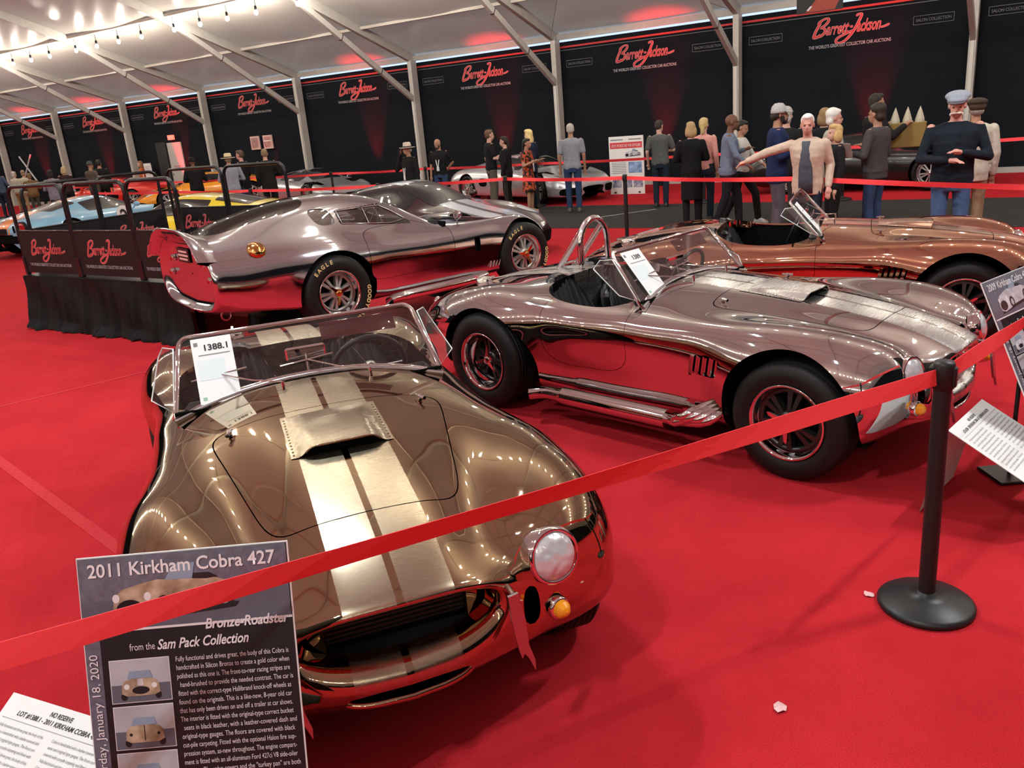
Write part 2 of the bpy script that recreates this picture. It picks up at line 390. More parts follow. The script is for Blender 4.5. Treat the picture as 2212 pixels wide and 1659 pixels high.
# ------------------------------------------------------------------ script logo drawn as brush strokes
def bez(p, n=10):
    out = []
    for k in range(0, len(p) - 1, 3):
        a, b, c, d = [Vector((*q, 0)) for q in p[k:k + 4]]
        for i in range(n + (1 if k + 3 >= len(p) - 1 else 0)): t = i / n; out.append(a * (1 - t) ** 3 + b * 3 * t * (1 - t) ** 2 + c * 3 * t * t * (1 - t) + d * t ** 3)
    return out
LOGO = [  # brush strokes in a 10 x 4 box, leaning right
    [(0.55, 2.9), (0.2, 1.9), (-0.1, 0.9), (0.05, 0.55), (0.2, 0.3), (0.9, 0.5), (1.0, 1.0)],                       # B stem
    [(0.1, 2.5), (0.5, 3.3), (1.7, 3.6), (1.75, 3.0), (1.75, 2.4), (1.0, 2.0), (0.7, 1.95), (1.4, 1.95), (1.9, 1.5), (1.5, 0.95), (1.2, 0.5), (.5, .4), (0.15, .8)],
    [(2.45, 1.6), (2.0, 1.9), (1.7, 1.2), (1.95, 0.95), (2.2, 0.8), (2.5, 1.3), (2.6, 1.75), (2.4, 1.1), (2.5, .85), (2.75, 1.0)],   # a
    [(2.75, 1.0), (2.95, 1.5), (3.0, 1.9), (2.95, 1.9), (3.2, 1.7), (3.3, 1.9), (3.4, 1.75), (3.15, 1.2), (3.2, .85), (3.4, 1.0)],   # r
    [(3.4, 1.0), (3.6, 1.5), (3.65, 1.9), (3.6, 1.9), (3.85, 1.7), (3.95, 1.9), (4.05, 1.75), (3.8, 1.2), (3.85, .85), (4.05, 1.0)], # r
    [(4.05, 1.25), (4.4, 1.3), (4.6, 1.75), (4.35, 1.8), (4.05, 1.8), (4.0, .9), (4.35, .9), (4.5, .9), (4.6, 1.0), (4.7, 1.1)],     # e
    [(5.15, 3.2), (4.9, 2.4), (4.6, 1.3), (4.75, 1.0), (4.85, .9), (5.0, 1.0), (5.1, 1.1)], [(5.6, 3.3), (5.35, 2.4), (5.05, 1.3), (5.2, 1.0), (5.3, .9), (5.4, 1.0), (5.5, 1.1)], [(4.4, 2.25), (4.9, 2.3), (5.4, 2.5), (5.95, 2.6)],  # tt
    [(5.55, 1.55), (5.7, 1.6), (5.9, 1.62), (6.0, 1.65)],                                                             # hyphen
    [(6.0, 3.1), (6.3, 3.5), (6.9, 3.5), (6.85, 3.1), (6.7, 2.0), (6.3, .4), (5.5, -.35), (4.9, -.9), (3.9, -.8), (3.9, -.25), (3.95, .3), (5.2, .5), (6.3, 1.1)],  # J with loop
    [(7.2, 1.75), (6.8, 2.0), (6.5, 1.35), (6.75, 1.1), (7.0, .95), (7.3, 1.45), (7.35, 1.9), (7.2, 1.25), (7.3, 1.0), (7.5, 1.15)], # a
    [(7.95, 1.8), (7.7, 2.0), (7.4, 1.4), (7.6, 1.1), (7.75, .95), (7.95, 1.1), (8.1, 1.25)],                        # c
    [(8.55, 3.1), (8.35, 2.3), (8.1, 1.5), (8.05, 1.0)], [(8.1, 1.4), (8.4, 1.6), (8.55, 2.0), (8.6, 1.9), (8.5, 1.6), (8.3, 1.55), (8.35, 1.4), (8.45, 1.2), (8.6, 1.0), (8.75, 1.15)],  # k
    [(8.75, 1.15), (8.9, 1.6), (8.95, 2.0), (9.0, 2.0), (9.2, 1.6), (9.3, 1.0), (9.0, .95)],                         # s
    [(9.5, 1.95), (9.2, 1.9), (9.2, 1.05), (9.45, 1.05), (9.75, 1.05), (9.8, 1.9), (9.5, 1.95)],                      # o
    [(9.85, 2.0), (9.85, 1.6), (9.8, 1.3), (9.8, 1.1), (9.9, 1.6), (10.2, 2.2), (10.3, 1.9), (10.35, 1.5), (10.1, 1.0), (10.5, 1.0), (10.9, 1.0), (11.3, 1.15), (11.7, 1.3)],  # n with tail
]
STROKES = [LOGO[0], LOGO[1], LOGO[9], LOGO[10], [(10.4, 1.0), (10.7, .95), (11.2, 1.1), (11.7, 1.35)]]
def logo_mesh(width, grow=0.0, z=0.0):
    k = width / 11.8; b = MB()
    for st in STROKES:
        pts = bez(st, 8); n = len(pts); V = []; F = []
        for i, p in enumerate(pts):
            t = (pts[min(i + 1, n - 1)] - pts[max(i - 1, 0)]); t = t.normalized() if t.length > 1e-6 else Vector((1, 0, 0)); nr = Vector((-t.y, t.x, 0))
            wd_ = (.085 + .10 * abs(t.y) + grow) * (1 if 0 < i < n - 1 else .4)
            q = Vector((p.x + p.y * .28 - 5.9, p.y - 1.3, 0)); V += [(q + nr * wd_) * k + Vector((0, 0, z)), (q - nr * wd_) * k + Vector((0, 0, z))]
        F = [(2 * i, 2 * i + 1, 2 * i + 3, 2 * i + 2) for i in range(n - 1)]; b.add(V, F)
    for txt, x0, w_ in (('arrett', 1.85, 3.75), ('ackson', 6.75, 3.75)):
        me = font_mesh(txt, 2.3, shear=.45, bold=.03 + grow * .6); co = np.array([v.co for v in me.vertices]); sx = w_ / (co[:, 0].max() - co[:, 0].min())
        b.add([Vector(((v[0] * sx + x0 + .25 - 5.9) * k, (v[1] * 1.12 + .75 - 1.3) * k, z + .0002)) for v in co], [tuple(p.vertices) for p in me.polygons]); bpy.data.meshes.remove(me)
    return b.mesh('logo')
LOGOC = {}
def logo(parent, M, width):
    for nm, g, z, m in (('logo_edge', .06, .001, M_LOGOEDGE), ('logo_lettering', 0, .003, M_LOGO)):
        if (nm, width) not in LOGOC: LOGOC[(nm, width)] = logo_mesh(width, g, z); LOGOC[(nm, width)].materials.append(m)
        o = mesh_obj(nm, LOGOC[(nm, width)], None, parent); o.matrix_local = M
# tagline and side plaques, shared
def wall_banner(i):
    s0 = 5.0 * i; r = thing('wall_banner', 'black wall banner with red script logo, hung between two tent columns', 'banner', T(s0 + 2.5, -.10), 0, 'printed wall banners between the tent columns')
    M0 = Matrix.Translation(-T(s0 + 2.5, -.10))
    b = MB(); n = 41; V = []; F = []
    for k in range(n):
        t = k / (n - 1); w = .012 * math.sin(t * 60) * .4
        for z in (.13, 3.60): V.append(M0 @ T(s0 + .10 + 4.8 * t, -.09 + w * (1 if z < 1 else .2), z))
    F = [(2 * k, 2 * k + 2, 2 * k + 3, 2 * k + 1) for k in range(n - 1)]; b.add(V, F, True); b.build('fabric', M_BANNER, r)
    def P(s, z, d=-.070): return M0 @ frame(T(s0 + s, d, z), WV, Vector((0, 0, 1)))
    logo(r, P(2.5, 3.27), 1.60)
    text_obj('tagline_lettering', "The World's Greatest Collector Car Auctions".upper(), M_GREYTXT, r, P(2.5, 2.92), .10, 'CENTER', width=1.76, bold=.001)
    for sx in (.62, 4.2):
        text_obj('plaque_lettering', 'SALON COLLECTION', M_DIMTXT, r, P(sx, 3.235), .085, 'CENTER', width=.68)
        b = MB(); 
        for (x, z, w, h) in ((0, -.055, .78, .008), (0, .115, .78, .008), (-.39, .03, .008, .17), (.39, .03, .008, .17)):
            M = P(sx, 3.235); b.add([M @ Vector((x + a * w / 2, z + c * h / 2, 0)) for a, c in ((-1, -1), (1, -1), (1, 1), (-1, 1))], [(0, 1, 2, 3)])
        b.build('plaque_outline', M_DIMTXT, r)
    return r
BANNER_AT = {-1: 'behind the white crossed poles', 0: 'behind the red supercar', 1: 'around the pale exit door', 2: 'carrying two framed notices', 3: 'behind the pale silver supercar', 4: 'behind the bald man with a lanyard', 5: 'behind the white display board', 6: 'behind the gold gift bag and the crowd', 7: 'behind the man in the charcoal pullover'}
for i in range(-2, 9):
    wb_ = wall_banner(i)
    if i in BANNER_AT: wb_['label'] = 'black wall banner with red script logo ' + BANNER_AT[i]

# ------------------------------------------------------------------ festoon lamps under the purlins
M_BULB = mat('warm_lamp_glass', (1, .9, .75), rough=.4, emit=(1.0, .92, .78), estr=470)
bulb_me = MB().sphere((0, 0, 0), (.055, .055, .065), 6, 4).mesh('bulb'); bulb_me.materials.append(M_BULB)
sock_me = MB().lathe([(.0, .34), (.006, .34), (.006, .165), (.03, .16), (.035, .06), (.02, .055)], 10).mesh('socket'); sock_me.materials.append(M_BLACK)
proto = None
for d in (4.75, 12.6, 29.4, 37.25):
    for i in range(-2, 10):
        for f in (.07, .30, .53, .76):
            s = 5 * i + 5 * f; dd = min(d, DW - d); p = T(s, d, EAVE + SL * dd - .36)
            if proto is None:
                proto = thing('festoon_lamp', 'glowing festoon lamp hanging below a roof purlin', 'lamp', p, 0, 'festoon lamps under the roof purlins')
                mesh_obj('socket', sock_me, None, proto); mesh_obj('bulb', bulb_me, None, proto)
            else:
                c = copy_tree(proto); c.location = p
# white flood lamps clamped to the rafters
M_LED = mat('white_led', (1, 1, 1), emit=(.90, .98, 1.0), estr=2900)
for (s, d, lb) in ((30.0, 16.4, 'pair'), (35.0, 24.5, 'pair'), (40.0, 14.0, 'pair'), (25.0, 22.5, 'pair')):
    for q in (-.28, .28):
        r = thing('flood_lamp', 'white flood lamp clamped beneath a roof rafter', 'lamp', T(s, d + q, EAVE + SL * min(d + q, DW - d - q) - .42), W_ANG, 'flood lamps under the rafters')
        b = MB(); b.bbox((0, 0, .05), (.26, .20, .10), .02); b.tube([(0, 0, .10), (0, 0, .32)], .012, 6); b.build('housing', M_BLACK, r)
        b = MB(); b.add([(-.10, -.07, -.002), (.10, -.07, -.002), (.10, .07, -.002), (-.10, .07, -.002)], [(3, 2, 1, 0)]); b.build('lens', M_LED, r)
# red uplights at the foot of the wall
M_REDLED = mat('red_led', (1, .1, .1), emit=(1, .02, .03), estr=6)
for i in range(-2, 9):
    r = thing('uplight', 'small black floor uplight glowing red at the foot of the wall banner', 'light', T(5 * i + 3.05, .33), 0, 'red uplights along the wall')
    b = MB(); b.lathe([(.07, .0), (.075, .02), (.075, .16), (.068, .16), (.066, .13)], 16); b.build('housing', M_BLACK, r)
    b = MB(); b.lathe([(0, .14), (.066, .14)], 16); b.build('lens', M_REDLED, r)
    L = bpy.data.lights.new('red_uplight_beam', 'SPOT'); L.energy = 1400; L.color = (1, .012, .03); L.spot_size = math.radians(34); L.spot_blend = .9; L.shadow_soft_size = .06
    o = bpy.data.objects.new('beam', L); link(o, r); o.location = (0, 0, .17); o.rotation_euler = Euler((math.radians(172), 0, W_ANG), 'XYZ')
# ------------------------------------------------------------------ smooth shell surfaces that can be cut into panels
def pchip(x, y, xi):
    """monotone cubic interpolation along axis 0"""
    x = np.asarray(x, float); y = np.asarray(y, float); h = np.diff(x); d = np.diff(y, axis=0) / h.reshape(-1, *([1] * (y.ndim - 1)))
    m = np.zeros_like(y); m[0] = d[0]; m[-1] = d[-1]
    a, b = d[:-1], d[1:]; w1 = (2 * h[1:] + h[:-1]).reshape(-1, *([1] * (y.ndim - 1))); w2 = (h[1:] + 2 * h[:-1]).reshape(-1, *([1] * (y.ndim - 1)))
    with np.errstate(divide='ignore', invalid='ignore'):
        hm = (w1 + w2) / (w1 / a + w2 / b)
    m[1:-1] = np.where(a * b > 0, hm, 0.0)
    k = np.clip(np.searchsorted(x, xi) - 1, 0, len(x) - 2); t = ((xi - x[k]) / h[k]).reshape(-1, *([1] * (y.ndim - 1))); hh = h[k].reshape(t.shape)
    return (2 * t**3 - 3 * t**2 + 1) * y[k] + (t**3 - 2 * t**2 + t) * hh * m[k] + (-2 * t**3 + 3 * t**2) * y[k + 1] + (t**3 - t**2) * hh * m[k + 1]

def blur(P, sig, axis):
    if sig <= 0: return P
    P = np.moveaxis(P, axis, 0); r = int(math.ceil(3 * sig)); r = min(r, P.shape[0] - 1)
    k = np.exp(-0.5 * (np.arange(-r, r + 1) / sig) ** 2); k /= k.sum()
    pre = 2 * P[:1] - P[1:r + 1][::-1]; post = 2 * P[-1:] - P[-r - 1:-1][::-1]
    Q = np.concatenate([pre, P, post]); out = np.zeros_like(P)
    for i, w in enumerate(k): out += w * Q[i:i + P.shape[0]]
    return np.moveaxis(out, 0, axis)

class Shell:
    def __init__(s, V, N, F): s.V, s.N, s.F = V, N, F
    @staticmethod
    def loft(stations, nu=150, nv=44, su=3.0, sv=2.0, upar=None):
        """half sections (centre line first) -> full smooth shell, mirrored about y=0"""
        S = np.array(stations, float); n, k, _ = S.shape
        if upar is None:
            upar = np.concatenate([[0], np.cumsum(np.linalg.norm(np.diff(S, axis=0), axis=2).mean(1))])
        P = pchip(np.array(upar), S, np.linspace(upar[0], upar[-1], nu))
        vpar = np.concatenate([[0], np.cumsum(np.linalg.norm(np.diff(S, axis=1), axis=2).mean(0))])
        P = np.moveaxis(pchip(vpar, np.moveaxis(P, 1, 0), np.linspace(0, vpar[-1], nv)), 0, 1)
        mir = P[:, :0:-1].copy(); mir[:, :, 1] *= -1
        P = np.concatenate([mir, P], axis=1)          # right sill ... centre ... left sill
        P = blur(P, su, 0); P = blur(P, sv, 1)
        du = np.gradient(P, axis=0); dv = np.gradient(P, axis=1); N = np.cross(du, dv)
        ln = np.linalg.norm(N, axis=2, keepdims=True); N = N / np.maximum(ln, 1e-9)
        if N[nu // 2, P.shape[1] // 2, 2] < 0: N = -N
        a, b = P.shape[:2]; I = np.arange(a * b).reshape(a, b)
        F = np.stack([I[:-1, :-1], I[:-1, 1:], I[1:, 1:], I[1:, :-1]], -1).reshape(-1, 4)
        V = P.reshape(-1, 3); Nn = N.reshape(-1, 3)
        q = F[len(F) // 2]; fn = np.cross(V[q[1]] - V[q[0]], V[q[2]] - V[q[0]])
        if fn @ Nn[q[0]] < 0: F = F[:, ::-1]
        sh = Shell(V, Nn, [tuple(f) for f in F.tolist()]); sh.P = P; return sh
    def cut(s, f, keep=-1, eps=1e-9):
        """part of the shell where keep*f > 0; f is a function of (x, y, z) arrays"""
        fv = f(s.V[:, 0], s.V[:, 1], s.V[:, 2]) * keep
        inside = fv > 0; V = [tuple(p) for p in s.V.tolist()]; N = s.N.tolist(); out = []; cache = {}; cutv = set()
        flags = inside.tolist(); vals = fv.tolist()
        for face in s.F:
            c = sum(flags[i] for i in face)
            if c == len(face): out.append(face)
            elif c:
                poly = []
                for a, b in zip(face, face[1:] + face[:1]):
                    if flags[a]: poly.append(a)
                    if flags[a] != flags[b]:
                        key = (min(a, b), max(a, b))
                        if key not in cache:
                            p, q = key; t = vals[p] / (vals[p] - vals[q]); t = min(max(t, 0.0), 1.0)
                            V.append(tuple(V[p][i] * (1 - t) + V[q][i] * t for i in range(3)))
                            N.append([N[p][i] * (1 - t) + N[q][i] * t for i in range(3)]); cache[key] = len(V) - 1
                        poly.append(cache[key])
                if len(poly) >= 3: out.append(tuple(poly))
        r = Shell(np.array(V), np.array(N), out); r.cutv = set(cache.values()); return r.clean()
    def clean(s):
        used = sorted({i for f in s.F for i in f}); mp = {o: n for n, o in enumerate(used)}
        r = Shell(s.V[used] if used else np.zeros((0, 3)), s.N[used] if used else np.zeros((0, 3)), [tuple(mp[i] for i in f) for f in s.F])
        r.cutv = {mp[i] for i in getattr(s, 'cutv', ()) if i in mp}; return r
    def flange(s, off, nrm=None):
        """turn the freshly cut edge inwards; off is a function of the edge point arrays giving offsets"""
        cnt = {}
        for f in s.F:
            for a, b in zip(f, f[1:] + f[:1]):
                k = (min(a, b), max(a, b)); cnt[k] = cnt.get(k, 0) + 1
        edges = []
        for f in s.F:
            for a, b in zip(f, f[1:] + f[:1]):
                if a in s.cutv and b in s.cutv and cnt[(min(a, b), max(a, b))] == 1: edges.append((a, b))
        if not edges: return s
        vs = sorted({i for e in edges for i in e}); base = len(s.V); E = s.V[vs]; O = E + off(E, s.N[vs])
        mp1 = {v: base + i for i, v in enumerate(vs)}; mp2 = {v: base + len(vs) + i for i, v in enumerate(vs)}
        nn = np.zeros_like(E)
        ii = {v: i for i, v in enumerate(vs)}
        for a, b in edges:
            n_ = np.cross(O[ii[a]] - E[ii[a]], E[ii[b]] - E[ii[a]]); nn[ii[a]] += n_; nn[ii[b]] += n_
        nn /= np.maximum(np.linalg.norm(nn, axis=1, keepdims=True), 1e-9)
        F = list(s.F) + [(mp1[b], mp1[a], mp2[a], mp2[b]) for a, b in edges]
        r = Shell(np.concatenate([s.V, E, O]), np.concatenate([s.N, nn, nn]), F); r.cutv = set(); return r
    def moved(s, d): return Shell(s.V + s.N * d, s.N, s.F)
    def join(s, o):
        b = len(s.V); return Shell(np.concatenate([s.V, o.V]), np.concatenate([s.N, o.N]), list(s.F) + [tuple(i + b for i in f) for f in o.F])
    def mesh(s, name):
        me = bpy.data.meshes.new(name); me.from_pydata(s.V.tolist(), [], s.F); me.polygons.foreach_set('use_smooth', [True] * len(s.F)); me.update()
        n = s.N / np.maximum(np.linalg.norm(s.N, axis=1, keepdims=True), 1e-9)
        if len(me.vertices): me.normals_split_custom_set_from_vertices(n.tolist())
        return me
    def build(s, name, m, parent):
        me = s.mesh(name); me.materials.append(m); return mesh_obj(name, me, None, parent)
    def height(s, x, y):
        """z of the upper surface over (x, y), nearest vertices weighted"""
        d = (s.V[:, 0] - x) ** 2 + (s.V[:, 1] - y) ** 2 + np.where(s.N[:, 2] > 0.05, 0, 9); k = np.argsort(d)[:4]; w = 1 / (d[k] + 1e-6)
        return float((s.V[k, 2] * w).sum() / w.sum())
    def side(s, x, z, sgn=1):
        d = (s.V[:, 0] - x) ** 2 + (s.V[:, 2] - z) ** 2 + np.where(s.V[:, 1] * sgn > 0, 0, 9) + np.where(s.N[:, 1] * sgn > 0.2, 0, 9); k = np.argsort(d)[:4]; w = 1 / (d[k] + 1e-6)
        return float((s.V[k, 1] * w).sum() / w.sum())
    def near(s, p):
        d = ((s.V - np.array(p)) ** 2).sum(1); i = int(np.argmin(d)); return Vector(s.V[i]), Vector(s.N[i]).normalized()

def rrect(cx, cy_, hx, hy, n=5.0):
    """field of a rounded rectangle, negative inside"""
    return lambda a, b: (np.abs((a - cx) / hx) ** n + np.abs((b - cy_) / hy) ** n) ** (1 / n) - 1
# ------------------------------------------------------------------ wheels
def arc_text(name, txt, r, m, parent, a_mid, size, z, spread=1.0):
    """letters set one by one around a tyre sidewall, tops outward"""
    b = MB(); step = size * 0.86 / r * spread; a = a_mid + step * (len(txt) - 1) / 2
    for ch in txt:
        if ch != ' ':
            me = font_mesh(ch, size, 'CENTER', bold=size * 0.035)
            M = rotm('Z', a - math.pi / 2) @ trans(0, r - size * 0.35, z)
            vs = [M @ v.co for v in me.vertices]; b.add(vs, [tuple(p.vertices) for p in me.polygons]); bpy.data.meshes.remove(me)
        a -= step
    return b.build(name, m, parent)

def make_wheel(parent, loc, sgn, R, W, rim=0.208, centre=None, lip=None, knock=None, style='cobra', letters=None, dish=0.07, spin=0.3, name='wheel'):
    """tyre, rim, spokes and knock-off; local Z is the axle pointing outward"""
    w = bpy.data.objects.new(name, None); link(w, parent); w.location = loc; w.empty_display_size = 0.1
    w.rotation_euler = (math.radians(-90 * sgn), 0, 0)
    h = W / 2
    t = MB(); pr = [(rim - 0.006, -h * .80), (rim + .02, -h * .98), (R - .06, -h), (R - .02, -h * .90), (R, -h * .70)]
    for q in range(-3, 4): pr += [(R, h * (q * .2 - .055)), (R - .007, h * (q * .2 - .04)), (R - .007, h * (q * .2 + .04)), (R, h * (q * .2 + .055))]
    pr += [(R, h * .70), (R - .02, h * .90), (R - .06, h), (rim + .05, h * 1.0), (rim + .02, h * .98), (rim - .006, h * .80)]
    t.lathe(pr, 48); tyre = t.build('tyre', M_TYRE, w)
    if letters:
        for txt, a, sp in letters: arc_text('lettering', txt, R - .045, M_YELLOWTXT, tyre, a, 0.052, h * 1.006, sp)
    r = MB(); r.lathe([(rim - .004, h * .82), (rim + .004, h * .93), (rim + .001, h * .985), (rim - .008, h * .96), (rim - .014, h * .86), (rim - .022, h * .80 - dish * .3), (rim - .026, h * .8 - dish), (rim - .04, h * .8 - dish - .006)], 48)
    r.build('rim', lip or M_CHROME, w)
    zc = h * .8 - dish
    d = MB(); d.lathe([(0, zc - .06), (rim - .03, zc - .06)], 32); d.build('brake_shadow', M_DARK, w)
    s = MB(); n = 6
    for k in range(n):
        a0 = spin + 2 * math.pi * k / n
        for da in (-.17, .17):
            a = a0 + da; c, sn = math.cos(a), math.sin(a); R3 = Matrix(((c, -sn, 0), (sn, c, 0), (0, 0, 1)))
            ri, ro = .045, rim - .034
            pts = [(ri, -.012), (ro, -.020), (ro, .020), (ri, .012)]
            lo = [Vector((x, y, zc - .035)) for x, y in pts]; hi = [Vector((x, y * .75, zc + (.018 if x == ri else .0))) for x, y in pts]
            s.add([R3 @ p for p in lo + hi], [(4, 5, 6, 7), (0, 1, 5, 4), (1, 2, 6, 5), (2, 3, 7, 6), (3, 0, 4, 7)])
    s.lathe([(rim - .03, zc - .03), (rim - .03, zc + .002), (rim - .05, zc + .0), (rim - .055, zc - .02)], 40)
    s.lathe([(.062, zc - .03), (.06, zc + .018), (.045, zc + .03), (.0, zc + .032)], 24)
    s.build('spokes', centre or M_WHEELDARK, w)
    k_ = MB(); k_.lathe([(.036, zc + .02), (.034, zc + .055), (.022, zc + .068), (0, zc + .07)], 20)
    for q in range(3):
        a = spin * 1.7 + 2 * math.pi * q / 3; c, sn = math.cos(a), math.sin(a); R3 = Matrix(((c, -sn, 0), (sn, c, 0), (0, 0, 1)))
        pts = [(.02, -.016, .045), (.10, -.009, .052), (.115, 0, .05), (.10, .009, .052), (.02, .016, .045)]
        lo = [R3 @ Vector((x, y, zc + z)) for x, y, z in pts]; hi = [R3 @ Vector((x, y, zc + z + .014)) for x, y, z in pts]
        k_.add(lo + hi, [(5, 6, 7, 8, 9), (0, 1, 6, 5), (1, 2, 7, 6), (2, 3, 8, 7), (3, 4, 9, 8), (4, 0, 5, 9)])
    k_.build('knock_off_spinner', knock or M_CHROME, w)
    return w

# ------------------------------------------------------------------ open roadster body
FX, RX = 1.205, -1.085
def ring(xc, xs, zc, a, bu, bd, n=2.4):
    out = []
    for k in range(10):
        t = math.radians(90 - 20 * k); c, s_ = math.cos(t), math.sin(t)
        y = a * abs(c) ** (2 / n); z = zc + (bu if s_ > 0 else bd) * math.copysign(abs(s_) ** (2 / n), s_)
        out.append((xc - (xc - xs) * (y / a) ** 2, y if k not in (0, 9) else 0.0, z))
    return out
def sec(x, zc, *yz, under=(0.68, 0.19)):
    pts = [(x, 0, zc)] + [(x, y, z) for y, z in yz]
    return pts + [(x, under[0], under[1])]
COBRA_ST = [
    ring(1.74, 1.70, .520, .300, .076, .076),
    ring(1.84, 1.785, .520, .318, .090, .088),
    ring(1.875, 1.815, .520, .338, .106, .102),
    ring(1.865, 1.80, .520, .358, .128, .124),
    [(1.82, 0, .660), (1.81, .14, .653), (1.785, .27, .624), (1.76, .365, .58), (1.75, .405, .525), (1.75, .405, .45), (1.76, .35, .365), (1.80, .25, .315), (1.82, .13, .298), (1.82, 0, .295)],
    [(1.74, 0, .699), (1.73, .15, .691), (1.70, .31, .652), (1.69, .42, .605), (1.715, .47, .52), (1.73, .465, .43), (1.735, .41, .34), (1.75, .30, .29), (1.76, .15, .272), (1.76, 0, .268)],
    [(1.64, 0, .731), (1.63, .17, .722), (1.60, .34, .675), (1.68, .455, .665), (1.75, .52, .62), (1.765, .54, .50), (1.755, .51, .39), (1.73, .40, .30), (1.71, .2, .265), (1.70, 0, .255)],
    [(1.54, 0, .755), (1.53, .18, .747), (1.51, .36, .695), (1.61, .48, .735), (1.68, .58, .725), (1.715, .67, .62), (1.715, .71, .48), (1.69, .67, .35), (1.65, .54, .265), (1.62, .1, .24)],
    [(1.42, 0, .777), (1.42, .19, .769), (1.41, .38, .718), (1.49, .50, .768), (1.54, .62, .783), (1.585, .75, .71), (1.60, .825, .53), (1.60, .825, .37), (1.58, .76, .26), (1.54, .45, .22)],
    [(1.28, 0, .800), (1.28, .2, .792), (1.28, .40, .745), (1.32, .52, .79), (1.36, .66, .818), (1.40, .79, .75), (1.42, .868, .55), (1.43, .868, .40), (1.43, .835, .26), (1.42, .7, .20)],
    sec(1.08, .828, (.2, .821), (.42, .775), (.54, .800), (.67, .830), (.80, .760), (.868, .57), (.865, .40), (.84, .25), under=(.72, .19)),
    sec(.85, .852, (.21, .846), (.44, .806), (.55, .806), (.665, .814), (.775, .750), (.825, .58), (.81, .42), (.785, .25)),
    sec(.6, .874, (.22, .867), (.45, .830), (.56, .812), (.66, .796), (.745, .735), (.765, .61), (.735, .44), (.72, .25)),
    sec(.3, .895, (.22, .887), (.45, .85), (.56, .822), (.655, .79), (.735, .73), (.755, .63), (.715, .45), (.70, .25)),
    sec(.05, .905, (.22, .895), (.45, .855), (.56, .825), (.65, .795), (.73, .74), (.752, .64), (.71, .46), (.70, .25)),
    sec(-.25, .90, (.22, .89), (.45, .85), (.58, .815), (.655, .787), (.73, .735), (.757, .645), (.715, .46), (.70, .25)),
    sec(-.52, .895, (.22, .885), (.45, .86), (.58, .828), (.675, .80), (.75, .745), (.778, .655), (.745, .46), (.715, .25)),
    sec(-.72, .888, (.22, .882), (.46, .864), (.60, .848), (.70, .828), (.79, .768), (.84, .64), (.835, .45), (.785, .26)),
    sec(-1.05, .865, (.22, .862), (.46, .858), (.60, .864), (.71, .850), (.82, .768), (.885, .61), (.885, .43), (.86, .27), under=(.72, .21)),
    sec(-1.4, .822, (.22, .82), (.45, .816), (.59, .815), (.70, .79), (.80, .71), (.85, .57), (.845, .42), (.82, .29), under=(.66, .24)),
    sec(-1.75, .752, (.2, .749), (.42, .738), (.54, .722), (.63, .69), (.71, .615), (.75, .50), (.735, .39), (.70, .30), under=(.5, .27)),
    sec(-1.98, .665, (.18, .66), (.36, .645), (.46, .622), (.53, .588), (.585, .52), (.605, .45), (.585, .37), (.54, .31), under=(.36, .29)),
    sec(-2.09, .58, (.15, .575), (.28, .56), (.36, .54), (.41, .51), (.44, .47), (.44, .43), (.42, .38), (.38, .34), under=(.25, .31)),
    sec(-2.13, .50, (.09, .50), (.17, .495), (.22, .485), (.25, .475), (.27, .455), (.27, .43), (.25, .40), (.22, .38), under=(.15, .36)),
    sec(-2.14, .445, (.02, .445), (.04, .445), (.05, .444), (.055, .443), (.06, .44), (.06, .438), (.055, .436), (.05, .435), under=(.02, .434)),
]
def hood_f(x, y, z):
    t = np.clip((x - .53) / .91, -0.3, 1.3); wy = .50 - .175 * t
    f = (np.abs((x - .985) / .455) ** 8 + np.abs(y / wy) ** 8) ** .125 - 1
    return np.maximum(f * .4, (.5 - z))
def cock_f(x, y, z): return np.maximum((np.abs((x + .30) / .44) ** 3.6 + np.abs(y / .645) ** 3.6) ** (1 / 3.6) - 1, (.6 - z) * 3)
def arch_f(xc, zc, R, fwd=1.0): return lambda x, y, z: np.maximum(np.hypot((x - xc) / np.where(x > xc, fwd, 1.0), z - zc) - R, .45 - np.abs(y))
def door_f(x, y, z): return np.maximum(((np.abs((x + .215) / .335) ** 4 + np.abs((z - .69) / .29) ** 4) ** .25 - 1) * .3, .55 - np.abs(y))
def vent_f(x, y, z): return np.maximum(((np.abs((x - .695 - (z - .56) * .25) / .100) ** 6 + np.abs((z - .56) / .060) ** 6) ** (1 / 6) - 1) * .1, .55 - np.abs(y))
def slot_f(x, y, z): return np.maximum(((np.abs(y / .205) ** 5 + np.abs((z - .337) / .020) ** 2.5) ** .3 - 1) * .03, 1.55 - x)
def duct_f(x, y, z): return np.maximum(((np.abs((np.abs(y) - .437) / .031) ** 2.6 + np.abs((z - .452) / .070) ** 2.6) ** (1 / 2.6) - 1) * .03, 1.45 - x)
def stripe_f(x, y, z): return np.maximum(np.abs(np.abs(y) - .0915) - .0795, .19 - z)
COB = {}
